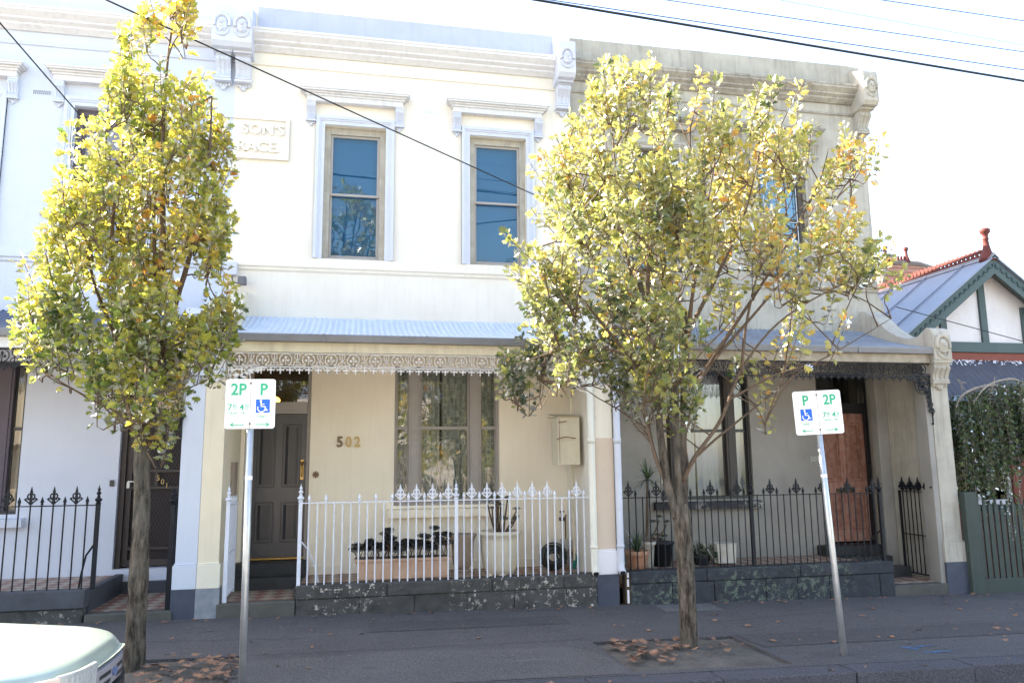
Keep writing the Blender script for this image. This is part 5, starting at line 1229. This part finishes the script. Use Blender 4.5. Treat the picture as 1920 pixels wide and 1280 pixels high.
# ------------------------------------------------------------------ fallen leaves
r=random.Random(31)
protos=[]
for j in range(4):
    m=MB(); tl=[]; size=.082
    for sg in (1,-1):
        m.add([(sg*x*size*.9,(y-.4)*size,.004+size*(.22 if j%2 else .12)*abs(x)*r.uniform(.4,1.5)+.016*y*(j%3)*.5) for x,y in STAR5],[tuple(range(len(STAR5))) if sg>0 else tuple(range(len(STAR5)))[::-1]])
    m.tube([(0,-.4*size,.006),(.01,-.7*size,.012)],.0015,4)
    protos.append(m)
spots=[]
def put(x,y,s=1,z=0): spots.append((x,y,s,z))
for i in range(50): put(PR[0]+.06+abs(r.gauss(0,.38)),r.uniform(6.8,7.62),r.uniform(.8,1.4),.012+r.uniform(0,.025))
for i in range(20): put(r.uniform(PR[0]+.1,PR[1]-.1),r.uniform(6.85,7.65),r.uniform(.5,1.1),.012)
for i in range(60): put(r.uniform(-1.66,PL[1]+.05),r.uniform(6.7,7.65),r.uniform(.7,1.3),.012+r.uniform(0,.03))
for i in range(62): put(r.uniform(4.0,9.2),r.uniform(6.9,9.5),r.uniform(.45,1.0))
for i in range(36): put(r.uniform(-3.2,4.2),r.uniform(7.0,9.5),r.uniform(.3,.8))
for i in range(34): put(r.uniform(-3.5,9.3),9.5+r.uniform(-.06,.06),r.uniform(.5,1))
for i in range(8): put(r.uniform(1.5,6.5),r.uniform(6.28,6.45),r.uniform(.4,.8))
for i in range(4): put(r.uniform(4.0,6.0),r.uniform(6.1,6.2),.9,-.175)
made=[]
for x,y,s,z in spots:
    j=r.randrange(4)
    inpit=(PR[0]<x<PR[1] or PL[0]<x<PL[1]) and y<7.7
    if len(made)<=j or not any(q[0]==j for q in made):
        me_o=protos[j].build('fallen_leaf',deadl); made.append((j,me_o)); o=me_o
    else:
        src=[q[1] for q in made if q[0]==j][0]; o=src.copy(); col.objects.link(o)
    o.location=(x,y,gz(x)+.004+z+(.02 if z>.011 and abs(x-(3.11 if x>0 else -1.7))<.25 else 0)); o.rotation_euler=(r.uniform(-.25,.25),r.uniform(-.25,.25),r.uniform(0,6.28)); o.scale=(s,s*r.uniform(.7,1),s)
    if x<-.5 and y<7.8: tag(o,'dry brown leaf in the soil at the foot of the slender tree','leaf','dry leaves under the slender tree')
    elif inpit: tag(o,'dry brown leaf on the square of soil under the broad tree','leaf','dry leaves under the broad tree')
    else: tag(o,'dry brown leaf scattered on the asphalt footpath','leaf','dry leaves on the footpath')
# ------------------------------------------------------------------ overhead cables
def cable(label,a,b,rad,mat,ext=(0,0),sag=.0):
    a=Vector(a);b=Vector(b); d=b-a; p=a-d*ext[0]; q=b+d*ext[1]; n=24
    pts=[p.lerp(q,i/n)-Vector((0,0,sag*4*(i/n)*(1-i/n))) for i in range(n+1)]
    m=MB(); m.tube(pts,rad,6); o=m.build('overhead_cable',mat); tag(o,label,'cable'); return o
K=8/9
def c9(x,z): return (x*K,8.0,1.7+(z-1.7)*K)
cable('thick black power cable, lowest of the street wires at top right',c9(2.17,7.64),c9(9.64,7.20),.016,wirem,(.5,.5))
cable('thin blue grey wire running close above the thick power cable',c9(2.39,7.66),c9(9.66,7.38),.007,wireb,(.5,.5))
cable('thin wire second from the top in the upper right sky',c9(5.70,8.05),c9(9.71,7.78),.003,wireb,(1,1))
cable('thin blue wire crossing the sky midway above the thick cable',c9(3.99,7.85),c9(9.70,7.67),.006,wireb,(.5,.5))
cable('topmost wire in the upper right corner of the sky',c9(7.32,8.24),c9(9.77,8.18),.006,wireb,(1.5,1.5))
cable('black service cable crossing the cream facade before both its windows',(-2.26,7,5.85),(2.97,10.95,5.56),.009,wirem,(.9,0),0)
cable('black service cable at top left running to the blue white house',(-3.54,8,6.08),(-3.47,10.95,6.12),.008,wirem,(1.5,0))
cable('dark cable sloping down past the white gable of the cottage',(7.93,10,3.94),(10.13,10,3.46),.007,wirem,(.0,.8))
# ------------------------------------------------------------------ the far side of the street (seen in the window glass)
sheet('far_footpath',asph,-70,70,-12,-8.5,-.02)
fh=surf('cream_brick_opposite',(.60,.53,.42),rough=.9,fine=20)
for i,(a,b,hh,mt) in enumerate(((-16,-6,5.2,fh),(-5.5,4.5,4.6,rough_w),(5,15,5.0,fh))):
    t=thing('opposite_house',('cream brick','white rendered','pale gabled')[i]+' house across the street, seen only in reflections','house',((a+b)/2,-14,-.1))
    wall_holes(a,b,-.5,hh,-13.7,[(a+1.5,a+3,.8,2.6),(b-3,b-1.5,.8,2.6),((a+b)/2-.5,(a+b)/2+.5,0,2.3)],.3).build('wall',mt,t)
    m=MB(); m.box(a,b,-20,-13.95,-.5,hh-.02); m.build('rear_body',mt,t); m=MB(); m.prism([(-13.4,hh),(-17,hh+2),(-20.5,hh)],a-.3,b+.3,'x'); m.build('roof',roofgrey,t)
def far_tree(x,y,h,rad,label,sd):
    r=random.Random(sd); t=thing('opposite_tree',label,'tree',(x,y,gz(x))); m=MB(); limb(m,[(x,y,-.2),(x+.1,y,h*.3),(x,y,h*.75)],.16,.05,8,r,.1)
    lf=MB();tl=[]
    for i in range(110):
        p=Vector((x,y,h*.60))+Vector((rad*r.uniform(-1,1),rad*r.uniform(-1,1),h*.40*r.uniform(-1,1))); m.tube([(x,y,h*.35),p.lerp(Vector((x,y,h*.5)),.4),p],.02,4,False); tb=r.uniform(.3,.8)
        for k in range(36): leaf(lf,tl,p+rv(r)*.55*r.random(),rv(r),(rv(r)+Vector((0,0,1))).normalized(),r.uniform(.16,.32),min(1,max(0,tb+r.gauss(0,.1))))
    m.build('trunk',barkm,t,smooth=True); lf.build('crown',leafA,t,tint=tl)
far_tree(-.7,-8.9,12.6,1.6,'tall narrow tree across the street, seen in the upper left window',1)
far_tree(3.9,-7.5,7.6,3.0,'bushy yellow tree across the street, seen in the bay window',2)
far_tree(9.4,-8.0,6.6,2.4,'bushy yellow tree across the street, right of the others',3)
